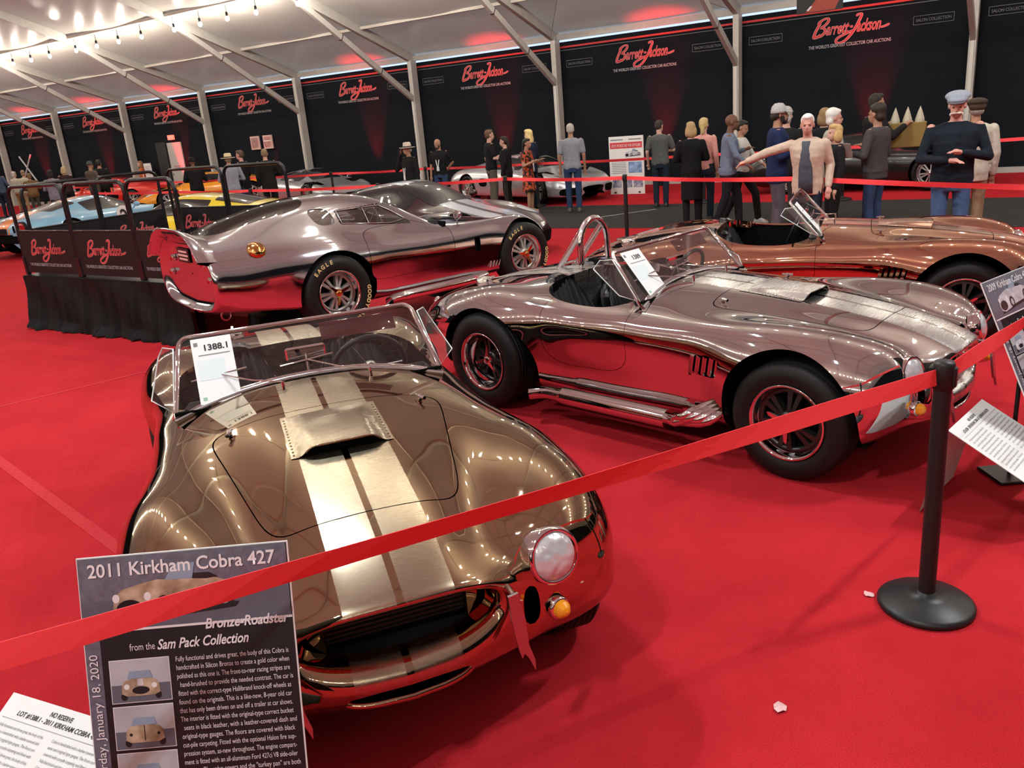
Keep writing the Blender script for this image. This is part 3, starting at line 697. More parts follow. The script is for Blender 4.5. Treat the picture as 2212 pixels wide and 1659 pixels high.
def cobra_shells():
    if COB: return COB
    full = Shell.loft(COBRA_ST, nu=190, nv=58, su=2.6, sv=1.7); COB['full'] = full
    b = full.cut(cock_f, 1).flange(lambda P, N: np.stack([P[:, 0] * 0, -np.sign(P[:, 1]) * .012, -.06 + 0 * P[:, 0]], 1))
    for f in (arch_f(FX, .345, .388), arch_f(RX, .345, .392, 1.22)):
        b = b.cut(f, 1).flange(lambda P, N: np.stack([P[:, 0] * 0, -np.sign(P[:, 1]) * .035, 0 * P[:, 0]], 1))
    g = .0022
    inn = lambda P, N: -N * .014
    hood = full.cut(lambda x, y, z: hood_f(x, y, z) + g, -1).flange(inn)
    b = b.cut(lambda x, y, z: hood_f(x, y, z) - g, 1).flange(inn)
    door = full.cut(lambda x, y, z: door_f(x, y, z) + g * .6, -1).cut(cock_f, 1).flange(inn)
    b = b.cut(lambda x, y, z: door_f(x, y, z) - g * .6, 1).flange(inn)
    b = b.cut(vent_f, 1).flange(lambda P, N: -N * .02)
    b = b.cut(slot_f, 1).flange(lambda P, N: np.stack([0 * P[:, 0] - .045, 0 * P[:, 0], 0 * P[:, 0]], 1))
    b = b.cut(duct_f, 1).flange(lambda P, N: np.stack([0 * P[:, 0] - .05, 0 * P[:, 0], 0 * P[:, 0]], 1))
    COB['body'] = b.cut(stripe_f, 1).clean(); st = b.cut(stripe_f, -1)
    stf, st = st.cut(lambda x, y, z: x - .1, 1), st.cut(lambda x, y, z: x - .1, -1)
    stf, stc = stf.cut(lambda x, y, z: x - .985, 1), stf.cut(lambda x, y, z: x - .985, -1)
    COB['hood'] = hood.cut(stripe_f, 1).clean(); hs = hood.cut(stripe_f, -1)
    for nm, s_ in (('stripe', st), ('stripe_front', stf), ('stripe_cowl', stc), ('hood_stripe', hs)):
        COB[nm + 'L'] = s_.cut(lambda x, y, z: y, 1); COB[nm + 'R'] = s_.cut(lambda x, y, z: y, -1)
    COB['doorL'] = door.cut(lambda x, y, z: y, 1); COB['doorR'] = door.cut(lambda x, y, z: y, -1)
    return COB

def screen_pts(t0, t1, zt):
    """outline of the windscreen in its own plane: list of 3D points clockwise from lower right"""
    pass

def make_seat(parent, loc, m):
    s = bpy.data.objects.new('seat', None); link(s, parent); s.location = loc; s.empty_display_size = 0.1
    nu, nv = 49, 16; V = []; F = []
    for j in range(nv):
        v = j / (nv - 1)
        for i in range(nu):
            u = i / (nu - 1) * 2 - 1
            wdt = .235 * (1 - .25 * max(0, v - .55) ** 2 * 5); top = .54 * math.sqrt(max(0, 1 - .55 * abs(u) ** 2.4))
            z = v * top; y = u * wdt; fl = abs(math.sin((u + 1) * 4.5 * math.pi)) ** .5 * .014
            x = -.10 - .16 * v + .085 * abs(u) ** 2.6 + fl
            V.append((x, y, z))
    for j in range(nv - 1):
        for i in range(nu - 1): a = j * nu + i; F.append((a, a + 1, a + nu + 1, a + nu))
    n0 = len(V); V += [(x - .05 - .03 * abs(y) / .235, y * 1.03, z * 1.02) for x, y, z in V]
    F += [tuple(n0 + k for k in f[::-1]) for f in F]
    rim_ = [j * nu for j in range(nv)] + [(nv - 1) * nu + i for i in range(1, nu)] + [j * nu + nu - 1 for j in range(nv - 2, -1, -1)]
    F += [(b, a, a + n0, b + n0) for a, b in zip(rim_, rim_[1:])]
    b = MB(); b.add(V, F, True); b.build('seat_back', m, s)
    c = MB(); V = []; F = []
    for j in range(8):
        for i in range(nu):
            u = i / (nu - 1) * 2 - 1; v = j / 7
            V.append((-.1 + v * .46, u * .235, .02 + .05 * abs(u) ** 3 + .03 * v + abs(math.sin((u + 1) * 4.5 * math.pi)) ** .5 * .012 - (.05 if j == 7 else 0)))
    for j in range(7):
        for i in range(nu - 1): a = j * nu + i; F.append((a, a + nu, a + nu + 1, a + 1))
    c.add(V, F, True); c.build('seat_cushion', m, s)
    return s

def make_cobra(name, label, loc, yaw, paint, brush, hoop=False, scoop=True, wheelc=None, lipm=None, visor=True, letters=None):
    S = cobra_shells(); r = thing(name, label, 'car', loc, yaw)
    S['body'].build('body_shell', paint, r); S['hood'].build('bonnet', paint, r)
    for sd in 'LR':
        S['stripe' + sd].build('tail_stripe', brush, r); S['stripe_front' + sd].build('nose_stripe', brush, r); S['stripe_cowl' + sd].build('cowl_stripe', brush, r); S['hood_stripe' + sd].build('bonnet_stripe', brush, r)
        d = S['door' + sd].build('door', paint, r)
    full = S['full']
    # underside, wheel wells, mouth
    b = MB(); b.box((0.1, 0, .2), (2.9, 1.2, .03)); b.box((-1.5, 0, .35), (.8, .9, .03)); b.build('underbody', M_DARK, r)
    for xc in (FX, RX):
        for sg in (-1, 1):
            b = MB(); prof = [(.0, .0), (.40, .0), (.40, .30 if xc > 0 else .36)]
            b.lathe(prof, 24, trans(xc, .44 * sg, .345) @ rotm('X', math.radians(-90 * sg)), *((math.pi, 2 * math.pi) if sg > 0 else (0, math.pi))); b.build('wheel_well', M_DARK, r)
    b = MB(); b.box((1.60, 0, .51), (.02, .66, .26)); b.build('mouth_back', M_DARK, r)
    b = MB(); b.box((1.655, 0, .535), (.03, .46, .14)); 
    for k in range(9): b.box((1.675, 0, .475 + k * .016), (.012, .45, .007))
    b.build('radiator', M_RADIATOR, r)
    b = MB(); b.box((1.72, 0, .425), (.14, .50, .012)); b.build('duct_floor', mat('duct_panel', (.10, .11, .13), metal=.6, rough=.4), r)
    for sg in (-1, 1):
        b = MB(); b.tube([(1.66, .25 * sg, .585), (1.70, .235 * sg, .592), (1.725, .19 * sg, .588), (1.72, .14 * sg, .565), (1.68, .13 * sg, .55)], .013, 8); b.build('hose', M_BLACK, r)
        b = MB(); b.box((1.69, .265 * sg, .505), (.012, .09, .13), Matrix.Rotation(.5 * sg, 3, 'Z')); b.build('duct_side_panel', paint, r)
    loop = []
    for k in range(40):
        t = 2 * math.pi * k / 40; c_, s_ = math.cos(t), math.sin(t); yy = .205 * math.copysign(abs(c_) ** .35, c_)
        loop.append((1.826 - .9 * yy * yy, yy, .337 + .027 * math.copysign(abs(s_) ** .8, s_)))
    b = MB(); b.tube(loop, .013, 8, closed=True); b.build('oil_cooler_lip', paint, r)
    b = MB(); b.box((1.65, 0, .337), (.02, .46, .07)); b.build('oil_cooler_slot_back', M_DARK, r)
    # headlights, indicators
    for sg in (-1, 1):
        p, n = full.near((1.775, .53 * sg, .620)); n = Vector((1, .20 * sg, .22)).normalized(); p = p - n * .012
        M = frame(p, Vector((0, 0, 1)).cross(n), n.cross(Vector((0, 0, 1)).cross(n)))
        h = bpy.data.objects.new('headlight', None); link(h, r); h.empty_display_size = .05
        b = MB(); b.lathe([(.098, -.045), (.098, .006), (.093, .018), (.084, .021), (.080, .014)], 40, M); b.build('bezel', M_CHROME, h)
        b = MB(); b.lathe([(.081, .012), (.075, -.004), (.055, -.024), (.03, -.036), (0, -.040)], 32, M); b.build('reflector', mat('lamp_reflector', (.9, .9, .92), metal=1, rough=.12), h)
        b = MB(); b.lathe([(.081, .014), (.070, .026), (.048, .036), (.025, .041), (0, .042)], 32, M); b.build('lens', M_LENS, h)
        p, n = full.near((1.76, .523 * sg, .432)); n = Vector((1, .25 * sg, .05)).normalized()
        M = frame(p, Vector((0, 0, 1)).cross(n), n.cross(Vector((0, 0, 1)).cross(n)))
        i_ = bpy.data.objects.new('indicator', None); link(i_, r); i_.empty_display_size = .05
        b = MB(); b.lathe([(.040, -.012), (.040, .018), (.034, .026), (.030, .026)], 24, M); b.build('bezel', M_CHROME, i_)
        b = MB(); b.lathe([(.032, .022), (.029, .040), (.016, .056), (0, .062)], 16, M, smooth=False); b.build('lens', M_AMBER, i_)
        # quick jack
        q = bpy.data.objects.new('quick_jack', None); link(q, r); q.empty_display_size = .05
        b = MB(); b.tube([(1.74, .35 * sg, .56), (1.84, .348 * sg, .565)], .013, 10); b.build('mount', M_CHROME, q)
        pl = [(-.018, .085), (.016, .088), (.023, 0), (.019, -.09), (.030, -.15), (.025, -.185), (.012, -.14), (.0, -.115), (-.010, -.13), (-.016, -.10), (-.021, 0)]
        M = frame((1.856, .350 * sg, .49), (0, 1, .06), (-.12, 0, 1)); b = MB(); b.prism(pl, -.006, .006, M); b.build('plate', M_STEEL, q)
        # tail lamps
        p, n = full.near((-1.93, .40 * sg, .55)); n = Vector((-1, .35 * sg, .2)).normalized()
        M = frame(p, Vector((0, 0, 1)).cross(n), n.cross(Vector((0, 0, 1)).cross(n)))
        b = MB(); b.lathe([(.04, -.015), (.04, .015), (.034, .02)], 20, M); o = b.build('tail_lamp', M_CHROME, r)
        b = MB(); b.lathe([(.034, .018), (.02, .034), (0, .038)], 16, M); b.build('lens', M_REDLENS, o)
        # side vent louvres
        v = bpy.data.objects.new('side_vent', None); link(v, r); v.empty_display_size = .05
        yb = full.side(.695, .56, sg)
        b = MB(); b.box((.695, yb - .035 * sg, .56), (.24, .004, .15)); b.build('vent_back', M_DARK, v)
        for k in range(5):
            xx = .695 - .085 + k * .042; b = MB(); b.box((xx, yb - .014 * sg, .56), (.026, .022, .112), Matrix.Rotation(.45 * sg, 3, 'Z') @ Matrix.Rotation(.24, 3, 'Y')); b.build('louvre', paint, v)
        # side pipe
        sp = bpy.data.objects.new('side_pipe', None); link(sp, r); sp.empty_display_size = .05
        b = MB(); b.tube([(.46, .80 * sg, .205), (-.36, .79 * sg, .205)], .058, 18); b.build('muffler', M_CHROME, sp)
        b = MB(); b.tube([(-.36, .79 * sg, .205), (-.42, .79 * sg, .205), (-.50, .795 * sg, .205), (-.56, .81 * sg, .20), (-.62, .85 * sg, .195)], [.058, .044, .042, .042, .042], 16, caps=False); b.build('tip', M_CHROME, sp)
        b = MB(); b.lathe([(0, 0), (.041, 0)], 16, frame((-.615, .846 * sg, .195), (0, 0, 1), (.55, .83 * sg, 0))); b.build('tip_bore', M_DARK, sp)
        for k in range(4):
            x0 = .78 - k * .055; b = MB()
            b.tube([(x0 + .03, .72 * sg, .30 - k * .004), (x0 + .012, (.79 + .006 * k) * sg, .285), (x0 - .03, (.815 + .004 * k) * sg, .25), (x0 - .10, .81 * sg, .222 + .012 * (k % 2)), (.52, (.80 + .02 * (k % 2 - .5)) * sg, .205 + .02 * (k // 2 - .5)), (.46, .80 * sg, .205)], [.024, .024, .024, .024, .026, .03], 10)
            b.build('header_tube', M_CHROME, sp)
    # wheels
    for sg in (-1, 1):
        make_wheel(r, (FX, .700 * sg, .328), sg, .328, .225, centre=wheelc, lip=lipm or M_CHROME, dish=.035, spin=.35)
        make_wheel(r, (RX, .70 * sg, .348), sg, .348, .285, centre=wheelc, lip=lipm or M_CHROME, dish=.085, spin=.8, letters=letters)
    # bonnet scoop
    if scoop:
        nx, ny = 26, 31; V = []; F = []; hw = .175
        for i in range(nx):
            x = .585 + (.985 - .585) * i / (nx - 1); t = i / (nx - 1); hgt = .036 * (3 * t * t - 2 * t ** 3) ** .55
            for j in range(ny):
                y = -hw - .022 + (2 * hw + .044) * j / (ny - 1); e = min(1, max(0, (hw - abs(y)) / .07)); e = e * e * (3 - 2 * e)
                V.append((x + (.02 * (1 - (y / hw) ** 2) if i == nx - 1 else 0), y, full.height(x, y) + .003 + hgt * e))
        for i in range(nx - 1):
            for j in range(ny - 1): a = i * ny + j; F.append((a, a + ny, a + ny + 1, a + 1))
        so = bpy.data.objects.new('bonnet_scoop', None); link(so, r); so.empty_display_size = .05
        b = MB(); b.add(V, F, True); b.build('scoop_shell', brush, so)
        last = V[-ny:]; b = MB(); inner = last[4:-4]
        b.tube([(x, y, z) for x, y, z in inner], .004, 6); b.build('scoop_lip', paint, so)
        b = MB(); b.add([(x - .03, y, z - .004) for x, y, z in inner] + [(x - .03, y, full.height(.96, y) + .001) for x, y, z in inner], [(k, k + 1, k + 1 + len(inner), k + len(inner)) for k in range(len(inner) - 1)]); b.build('scoop_mouth', M_DARK, so)
        rv = MB().sphere((0, 0, 0), (.0045, .0045, .002), 6, 4).mesh('rivet'); rv.materials.append(brush)
        for sg in (-1, 1):
            for k in range(13):
                x = .62 + k * .028; mesh_obj('rivet', rv, None, so, (x, sg * (hw + .010), full.height(x, sg * (hw + .01)) + .005))
    # bonnet latches
    for sg in (-1, 1):
        x, y = .60, .40 * sg; z = full.height(x, y)
        b = MB(); b.bbox((x, y, z + .008), (.022, .022, .016), .004); b.tube([(x - .03, y - .01 * sg, z + .022), (x + .035, y + .012 * sg, z + .018)], [.006, .009], 8); b.sphere((x, y, z + .02), .011, 8, 6); b.build('bonnet_latch', M_CHROME, r)
    # windscreen
    def sp(y, z): return Vector((.167 - (z - .82) * .263 / .301, y, z))
    out = []
    for k in range(13):
        y = .622 - 1.244 * k / 12; zz = .822 + .088 * (1 - abs(y / .622) ** 2.2); out.append(sp(y, zz))
    top = []
    for a in range(7):
        t = math.pi + math.pi / 2 * a / 6; top.append(sp(-.565 + .05 + .05 * math.cos(t), 1.125 - .05 + .05 * -math.sin(t)))
    for a in range(7):
        t = math.pi / 2 - math.pi / 2 * a / 6; top.append(sp(.565 - .05 + .05 * math.cos(t), 1.125 - .05 + .05 * math.sin(t)))
    ws = bpy.data.objects.new('windscreen', None); link(ws, r); ws.empty_display_size = .05
    b = MB(); b.tube(out + top, .0125, 10, closed=True); b.build('screen_frame', M_CHROME, ws)
    b = MB(); n_ = len(out); lower = out; upper = [sp(p.y * .565 / .622 * (1 if abs(p.y) < .6 else .985), 1.118 if abs(p.y) < .56 else 1.10) for p in out]
    b.add(lower + upper, [(k, k + 1, n_ + k + 1, n_ + k) for k in range(n_ - 1)], True); b.build('screen_glass', M_GLASS, ws)
    b = MB(); b.tube([p + Vector((.012, 0, -.008)) for p in out], .014, 8); b.build('screen_seal', M_STEEL, ws)
    for sg in (-1, 1):
        b = MB(); A, B = sp(.61 * sg, .84), sp(.572 * sg, 1.09); ov = Vector((-.10, .10 * sg, .0)); q = [A + Vector((0, .012 * sg, .01)), A + ov + Vector((.02, 0, .06)), B + ov * .9 + Vector((0, 0, -.05)), B + ov * .6, B + Vector((0, .012 * sg, 0))]
        b.add(q, [(0, 1, 2, 3, 4)]); wg = b.build('wind_wing', M_GLASS, r)
        b = MB(); b.tube(q, .0035, 6, closed=True); b.build('wing_edge', mat('acrylic_edge', (.75, .8, .78), rough=.1, spec=.8), wg)
        b = MB(); a0 = Vector((.235, .20 * sg + .06, full.height(.235, .2 * sg + .06))); b.tube([a0, a0 + Vector((-.005, 0, .035))], .009, 8)
        tip = sp(.20 * sg - .20, 0.965) + Vector((.012, 0, 0)); b.tube([a0 + Vector((-.005, 0, .035)), a0 * .5 + tip * .5 + Vector((.012, 0, .01)), tip], .004, 6)
        b.tube([tip + Vector((0, -.13, -.012)), tip + Vector((0, .12, .012))], .005, 6); b.build('wiper', M_CHROME, r)
    if visor:
        b = MB(); q = [sp(.09, 1.10), sp(.46, 1.10), sp(.46, 1.03), sp(.09, 1.03)]; b.add([p + Vector((-.015, 0, 0)) for p in q] + [p + Vector((-.019, 0, 0)) for p in q], [(0, 1, 2, 3), (7, 6, 5, 4), (0, 3, 7, 4), (1, 5, 6, 2), (3, 2, 6, 7), (0, 4, 5, 1)]); b.build('sun_visor', M_VISOR, r)
    b = MB(); b.bbox((.0, 0, .99), (.02, .19, .065), .008); mi = b.build('rear_view_mirror', M_CHROME, r)
    b = MB(); b.tube([(.03, 0, .905), (.005, 0, .985)], .008, 8); b.build('mirror_stem', M_CHROME, mi)
    # cockpit
    b = MB(); pts = [(-.74 + 0, .0)]
    b.box((-.30, 0, .33), (.95, 1.30, .02)); b.box((.16, 0, .60), (.02, 1.24, .50))
    for sg in (-1, 1): b.box((-.30, .655 * sg, .56), (.95, .02, .44))
    b.bbox((-.28, 0, .42), (.9, .20, .2), .05); b.build('cockpit_tub', M_CARPETBLK, r)
    b = MB(); b.box((-.755, 0, .58), (.015, 1.24, .50)); b.build('rear_bulkhead', brush, r)
    b = MB(); b.bbox((.085, 0, .79), (.06, 1.16, .15), .03); b.build('dashboard', M_LEATHER, r)
    for k, (y, rr) in enumerate(((.27, .05), (.41, .05), (.1, .03), (.0, .03), (-.1, .03), (-.2, .03))):
        b = MB(); b.lathe([(0, 0), (rr, 0), (rr, .008)], 18, frame((.05, y, .80), (0, 1, 0), (0, 0, 1)) @ rotm('X', math.pi)); b.build('gauge', M_CHROME if k < 2 else M_STEEL, r)
    for sg in (-1, 1): make_seat(r, (-.50, .315 * sg, .36), M_LEATHER)
    stw = bpy.data.objects.new('steering_wheel', None); link(stw, r); stw.location = (-.115, .315, .83); stw.rotation_euler = (0, math.radians(-68), 0); stw.empty_display_size = .05
    b = MB(); b.tube([(.185 * math.cos(a * math.pi / 16), .185 * math.sin(a * math.pi / 16), 0) for a in range(32)], .014, 8, closed=True); b.build('rim', M_LEATHER, stw)
    b = MB()
    for q in range(3): a = math.radians(90 + 120 * q); b.tube([(0, 0, -.01), (.18 * math.cos(a), .18 * math.sin(a), 0)], .009, 6, flat=.4)
    b.lathe([(.04, -.02), (.04, .0), (0, .006)], 16); b.build('spokes', M_STEEL, stw)
    b = MB(); b.tube([(0, 0, 0), (0, 0, -.22)], .018, 8); b.build('column', M_BLACK, stw)
    b = MB(); b.tube([(-.2, .0, .5), (-.22, .0, .62)], .008, 8); b.sphere((-.22, 0, .63), .018, 10, 8); b.build('gear_lever', M_CHROME, r)
    if hoop:
        b = MB(); y0, y1 = .04, .36; zt = 1.225; xh = -.845; ym = (y0 + y1) / 2
        arch = [(xh, y1, .80)] + [(xh, ym + (y1 - y0) / 2 * math.cos(math.pi * k / 12), zt - .19 + .19 * math.sin(math.pi * k / 12)) for k in range(13)] + [(xh, y0, .80)]
        b.tube(arch, .024, 12); b.tube([(xh - .01, y1 - .05, zt - .06), (-1.14, y1 - .03, .84)], .022, 12); b.tube([(xh - .01, y0 + .05, zt - .06), (-1.12, y0 + .06, .85)], .022, 12); b.build('roll_hoop', M_CHROME, r)
    # fuel filler and badge
    fz = full.height(-1.55, -.30); b = MB(); b.lathe([(.065, -.02), (.065, .02), (.055, .034), (.02, .04), (0, .04)], 24, trans(-1.55, -.30, fz)); b.bbox((-1.63, -.30, fz + .03), (.06, .02, .02), .005); b.tube([(-1.49, -.33, fz + .03), (-1.43, -.30, fz + .05)], .008, 6); b.build('fuel_filler', M_CHROME, r)
    return r
# ------------------------------------------------------------------ closed fastback racing coupe
def scaled(st, cx, cz, k, x): return [(x, y * k, cz + (z - cz) * k) for _, y, z in st]
DAY_TAIL = [(0, 0, .985), (0, .25, .978), (0, .44, .945), (0, .57, .875), (0, .645, .80), (0, .70, .70), (0, .715, .58), (0, .67, .44), (0, .52, .345), (0, .0, .31)]
DAY_ST = [
    ring(1.70, 1.66, .42, .22, .045, .045), ring(1.79, 1.74, .42, .25, .055, .055), ring(1.81, 1.755, .42, .275, .07, .07), ring(1.79, 1.72, .42, .32, .095, .10),
    [(1.71, 0, .548), (1.70, .16, .545), (1.68, .30, .535), (1.64, .42, .515), (1.62, .48, .475), (1.61, .51, .42), (1.61, .50, .34), (1.63, .42, .26), (1.65, .25, .215), (1.66, 0, .20)],
    [(1.58, 0, .590), (1.57, .2, .588), (1.55, .37, .582), (1.52, .50, .580), (1.51, .58, .555), (1.51, .645, .50), (1.51, .675, .42), (1.51, .65, .31), (1.52, .55, .22), (1.52, 0, .18)],
    sec(1.38, .645, (.22, .642), (.40, .645), (.53, .672), (.63, .672), (.735, .61), (.795, .48), (.785, .34), (.74, .22)),
    sec(1.143, .705, (.22, .703), (.40, .704), (.53, .745), (.64, .760), (.77, .69), (.835, .53), (.83, .38), (.80, .24), under=(.7, .2)),
    sec(.85, .748, (.22, .743), (.42, .728), (.55, .748), (.66, .756), (.77, .69), (.812, .54), (.79, .40), (.77, .24)),
    sec(.55, .782, (.22, .777), (.43, .760), (.56, .755), (.66, .745), (.75, .69), (.78, .56), (.76, .42), (.74, .24)),
    sec(.26, .810, (.23, .807), (.44, .785), (.57, .767), (.66, .747), (.74, .69), (.775, .57), (.755, .43), (.735, .24)),
    sec(-.04, .975, (.25, .960), (.45, .915), (.60, .79), (.675, .752), (.745, .69), (.78, .58), (.76, .44), (.735, .24)),
    sec(-.32, 1.115, (.25, 1.10), (.455, 1.04), (.612, .82), (.68, .767), (.75, .70), (.785, .59), (.765, .44), (.74, .24)),
    sec(-.58, 1.180, (.25, 1.163), (.46, 1.09), (.625, .85), (.69, .787), (.76, .717), (.795, .60), (.775, .44), (.74, .24)),
    sec(-.85, 1.200, (.25, 1.183), (.46, 1.11), (.64, .89), (.71, .822), (.79, .747), (.83, .61), (.81, .44), (.77, .25)),
    sec(-1.1, 1.192, (.25, 1.175), (.45, 1.10), (.64, .93), (.73, .862), (.82, .762), (.865, .61), (.855, .44), (.83, .26), under=(.72, .22)),
    sec(-1.4, 1.155, (.25, 1.14), (.44, 1.075), (.62, .94), (.72, .868), (.81, .762), (.858, .61), (.85, .45), (.82, .27), under=(.7, .24)),
    sec(-1.75, 1.075, (.25, 1.063), (.44, 1.012), (.60, .922), (.70, .842), (.775, .742), (.815, .60), (.80, .45), (.75, .30), under=(.5, .28)),
    sec(-2.05, .990, (.25, .983), (.44, .952), (.585, .884), (.665, .806), (.73, .706), (.755, .58), (.73, .45), (.66, .335), under=(.3, .31)),
    scaled(DAY_TAIL, 0, .64, 1.0, -2.22), scaled(DAY_TAIL, 0, .64, .985, -2.265), scaled(DAY_TAIL, 0, .64, .955, -2.268), scaled(DAY_TAIL, 0, .64, .93, -2.245),
    scaled(DAY_TAIL, 0, .64, .90, -2.19), scaled(DAY_TAIL, 0, .64, .86, -2.165), scaled(DAY_TAIL, 0, .64, .5, -2.16), scaled(DAY_TAIL, 0, .64, .02, -2.16),
]
def day_belt(x): return np.interp(-x, [-.26, .04, .32, .58, .85, 1.1, 1.4], [.767, .79, .82, .85, .89, .93, .94])
def d_ws(x, y, z):
    f = np.maximum(x - (.245 - .55 * y * y), (-.30 - .35 * y * y) - x); f = np.maximum(f, np.abs(y) - .445); return np.maximum(f, .775 - z)
def d_side(x, y, z):
    f = np.maximum(day_belt(x) + .035 - z, z - 1.062); f = np.maximum(f, (x - (-.14 - (z - .86) * 1.35)) * .6)
    f = np.maximum(f, -.93 - x); return np.maximum(f, .43 - np.abs(y))
def d_quarter(x, y, z):
    f = ((np.abs((x + 1.065 + (z - .98) * .25) / .105) ** 3 + np.abs((z - 1.02) / .075) ** 3) ** (1 / 3) - 1) * .1
    return np.maximum(f, .35 - np.abs(y))
def d_rear(x, y, z):
    w = .43 - .10 * np.clip((-1.12 - x) / 1.0, 0, 1) ** 1.5
    f = ((np.abs((x + 1.61) / .50) ** 4.5 + np.abs(y / w) ** 4.5) ** (1 / 4.5) - 1) * .4
    return np.maximum(f, .8 - z)
def d_door(x, y, z): return np.maximum(((np.abs((x + .27) / .50) ** 7 + np.abs((z - .62) / .24) ** 7) ** (1 / 7) - 1) * .3, .55 - np.abs(y))
def d_vent(x, y, z): return np.maximum(((np.abs((x - .515) / .036) ** 6 + np.abs((z - .535) / .075) ** 6) ** (1 / 6) - 1) * .05, .55 - np.abs(y))
def make_daytona(label, loc, yaw, paint):
    r = thing('racing_coupe', label, 'car', loc, yaw)
    full = Shell.loft(DAY_ST, nu=190, nv=60, su=2.2, sv=1.6)
    inn = lambda P, N: -N * .014; b = full
    for f in (arch_f(1.143, .345, .375), arch_f(-1.143, .35, .385, 1.1)): b = b.cut(f, 1).flange(lambda P, N: np.stack([P[:, 0] * 0, -np.sign(P[:, 1]) * .03, 0 * P[:, 0]], 1))
    ws = full.cut(d_ws, -1); rg = full.cut(d_rear, -1)
    for f in (d_ws, d_side, d_quarter, d_rear): b = b.cut(f, 1).flange(inn)
    b = b.cut(d_vent, 1).flange(lambda P, N: -N * .03)
    g = .0016; door = full.cut(lambda x, y, z: d_door(x, y, z) + g, -1).cut(d_side, 1).flange(inn); b = b.cut(lambda x, y, z: d_door(x, y, z) - g, 1).flange(inn)
    # bonnet joint across the car ahead of the screen
    b = b.cut(lambda x, y, z: np.abs(x - .70) - .0018, 1)
    b.cut(lambda x, y, z: x - .70, 1).build('front_body', paint, r); b.cut(lambda x, y, z: x - .70, -1).build('rear_body', paint, r)
    for sg in (1, -1): door.cut(lambda x, y, z: y, sg).build('door', paint, r)
    ws.moved(-.004).build('windscreen', M_GLASS, r); rg.moved(-.002).build('rear_window', M_TINT, r)
    for sg in (1, -1):
        sw = full.cut(d_side, -1).cut(lambda x, y, z: y, sg).moved(-.006).build('side_window', M_GLASS, r)
        full.cut(d_quarter, -1).cut(lambda x, y, z: y, sg).moved(-.006).build('quarter_window', glass_mat('quarter_glass', (.5, .52, .52), .14), r)
        # riveted window frame and sliding pane
        def P(x, z): return Vector((x, full.side(x, z, sg) + .004 * sg, z))
        b_ = MB(); path = [P(-.91, 1.052), P(-.65, 1.052), P(-.42, 1.045), P(-.30, .97), P(-.18, .885), P(-.38, .872), P(-.62, .902), P(-.91, .938)]
        b_.tube(path, .006, 6, closed=True); b_.build('window_frame', M_STEEL, r)
        b_ = MB(); b_.tube([P(-.62, 1.045), P(-.62, .90)], .005, 6); b_.build('window_divider', M_STEEL, r)
        rv = MB().sphere((0, 0, 0), .006, 6, 4).mesh('rivet'); rv.materials.append(M_CHROME)
        for k in range(10): mesh_obj('rivet', rv, None, r, P(-.89 + k * .048, 1.058) + Vector((0, .003 * sg, 0)))
        # brake vent, side pipe, mirror, filler
        yb = full.side(.515, .535, sg); b_ = MB(); b_.box((.515, yb - .04 * sg, .535), (.12, .004, .2)); b_.build('vent_back', M_DARK, r)
        sp = bpy.data.objects.new('side_pipe', None); link(sp, r); sp.empty_display_size = .05
        b_ = MB(); b_.tube([(.62, .72 * sg, .19), (.4, .775 * sg, .185), (-.40, .78 * sg, .18), (-.46, .78 * sg, .18)], [.05, .052, .052, .045], 16); b_.build('muffler', M_CHROME, sp)
        b_ = MB(); b_.tube([(-.46, .78 * sg, .18), (-.56, .785 * sg, .178), (-.64, .83 * sg, .17)], .045, 14, caps=False); b_.build('tip', M_CHROME, sp)
        for k in range(4):
            b_ = MB(); b_.tube([(.80 - k * .04, full.side(.8, .32, sg) - .01 * sg, .33), (.77 - k * .04, full.side(.78, .27, sg) + .004 * sg, .27)], .007, 6); b_.build('sill_louvre', M_CHROME, r)
        h = bpy.data.objects.new('headlight', None); link(h, r); h.empty_display_size = .05
        p, n = full.near((1.50, .56 * sg, .56)); M = frame(p + n * .003, Vector((0, 1, 0)), Vector((-1, 0, 1)))
        b_ = MB(); b_.lathe([(.095, 0), (.085, .012), (.05, .02), (0, .022)], 24, frame(p, (0, 1, 0), n.cross(Vector((0, 1, 0))))); b_.build('cover', M_GLASS, h)
    mp = Vector((.42, -.58, full.height(.42, -.58)))
    m_ = MB(); m_.tube([mp, mp + Vector((0, -.01, .05))], .008, 8); m_.lathe([(.0, -.05), (.035, -.04), (.05, 0), (.05, .012), (.045, .012), (.0, .006)], 20, frame(mp + Vector((0, -.01, .085)), (0, 1, 0), (0, 0, 1)) @ rotm('X', math.pi)); m_.build('door_mirror', M_CHROME, r)
    p, n = full.near((-1.80, -.70, .86)); M = frame(p - n * .01, Vector((1, 0, 0)), n.cross(Vector((1, 0, 0))))
    m_ = MB(); m_.lathe([(.085, .0), (.085, .012), (.07, .035), (.04, .052), (0, .058)], 28, M); m_.build('fuel_filler', M_GOLD, r)
    # tail: upswept spoiler blade and four round lamps
    V = []; F = []; ny = 41
    for j in range(ny):
        y = -.66 + 1.32 * j / (ny - 1); zb = np.interp(abs(y), [0, .25, .44, .57, .645, .66], [.985, .978, .945, .875, .80, .785]); k = (1 - (abs(y) / .70) ** 3)
        V += [(-2.10, y, zb + .002), (-2.20, y, zb + .006 + .03 * k), (-2.315, y, zb + .015 + .075 * k), (-2.32, y, zb + .004 + .068 * k), (-2.22, y, zb - .02)]
    for j in range(ny - 1):
        for q in range(4): a = j * 5 + q; F.append((a, a + 5, a + 6, a + 1))
    m_ = MB(); m_.add(V, F, True); m_.build('tail_spoiler', paint, r)
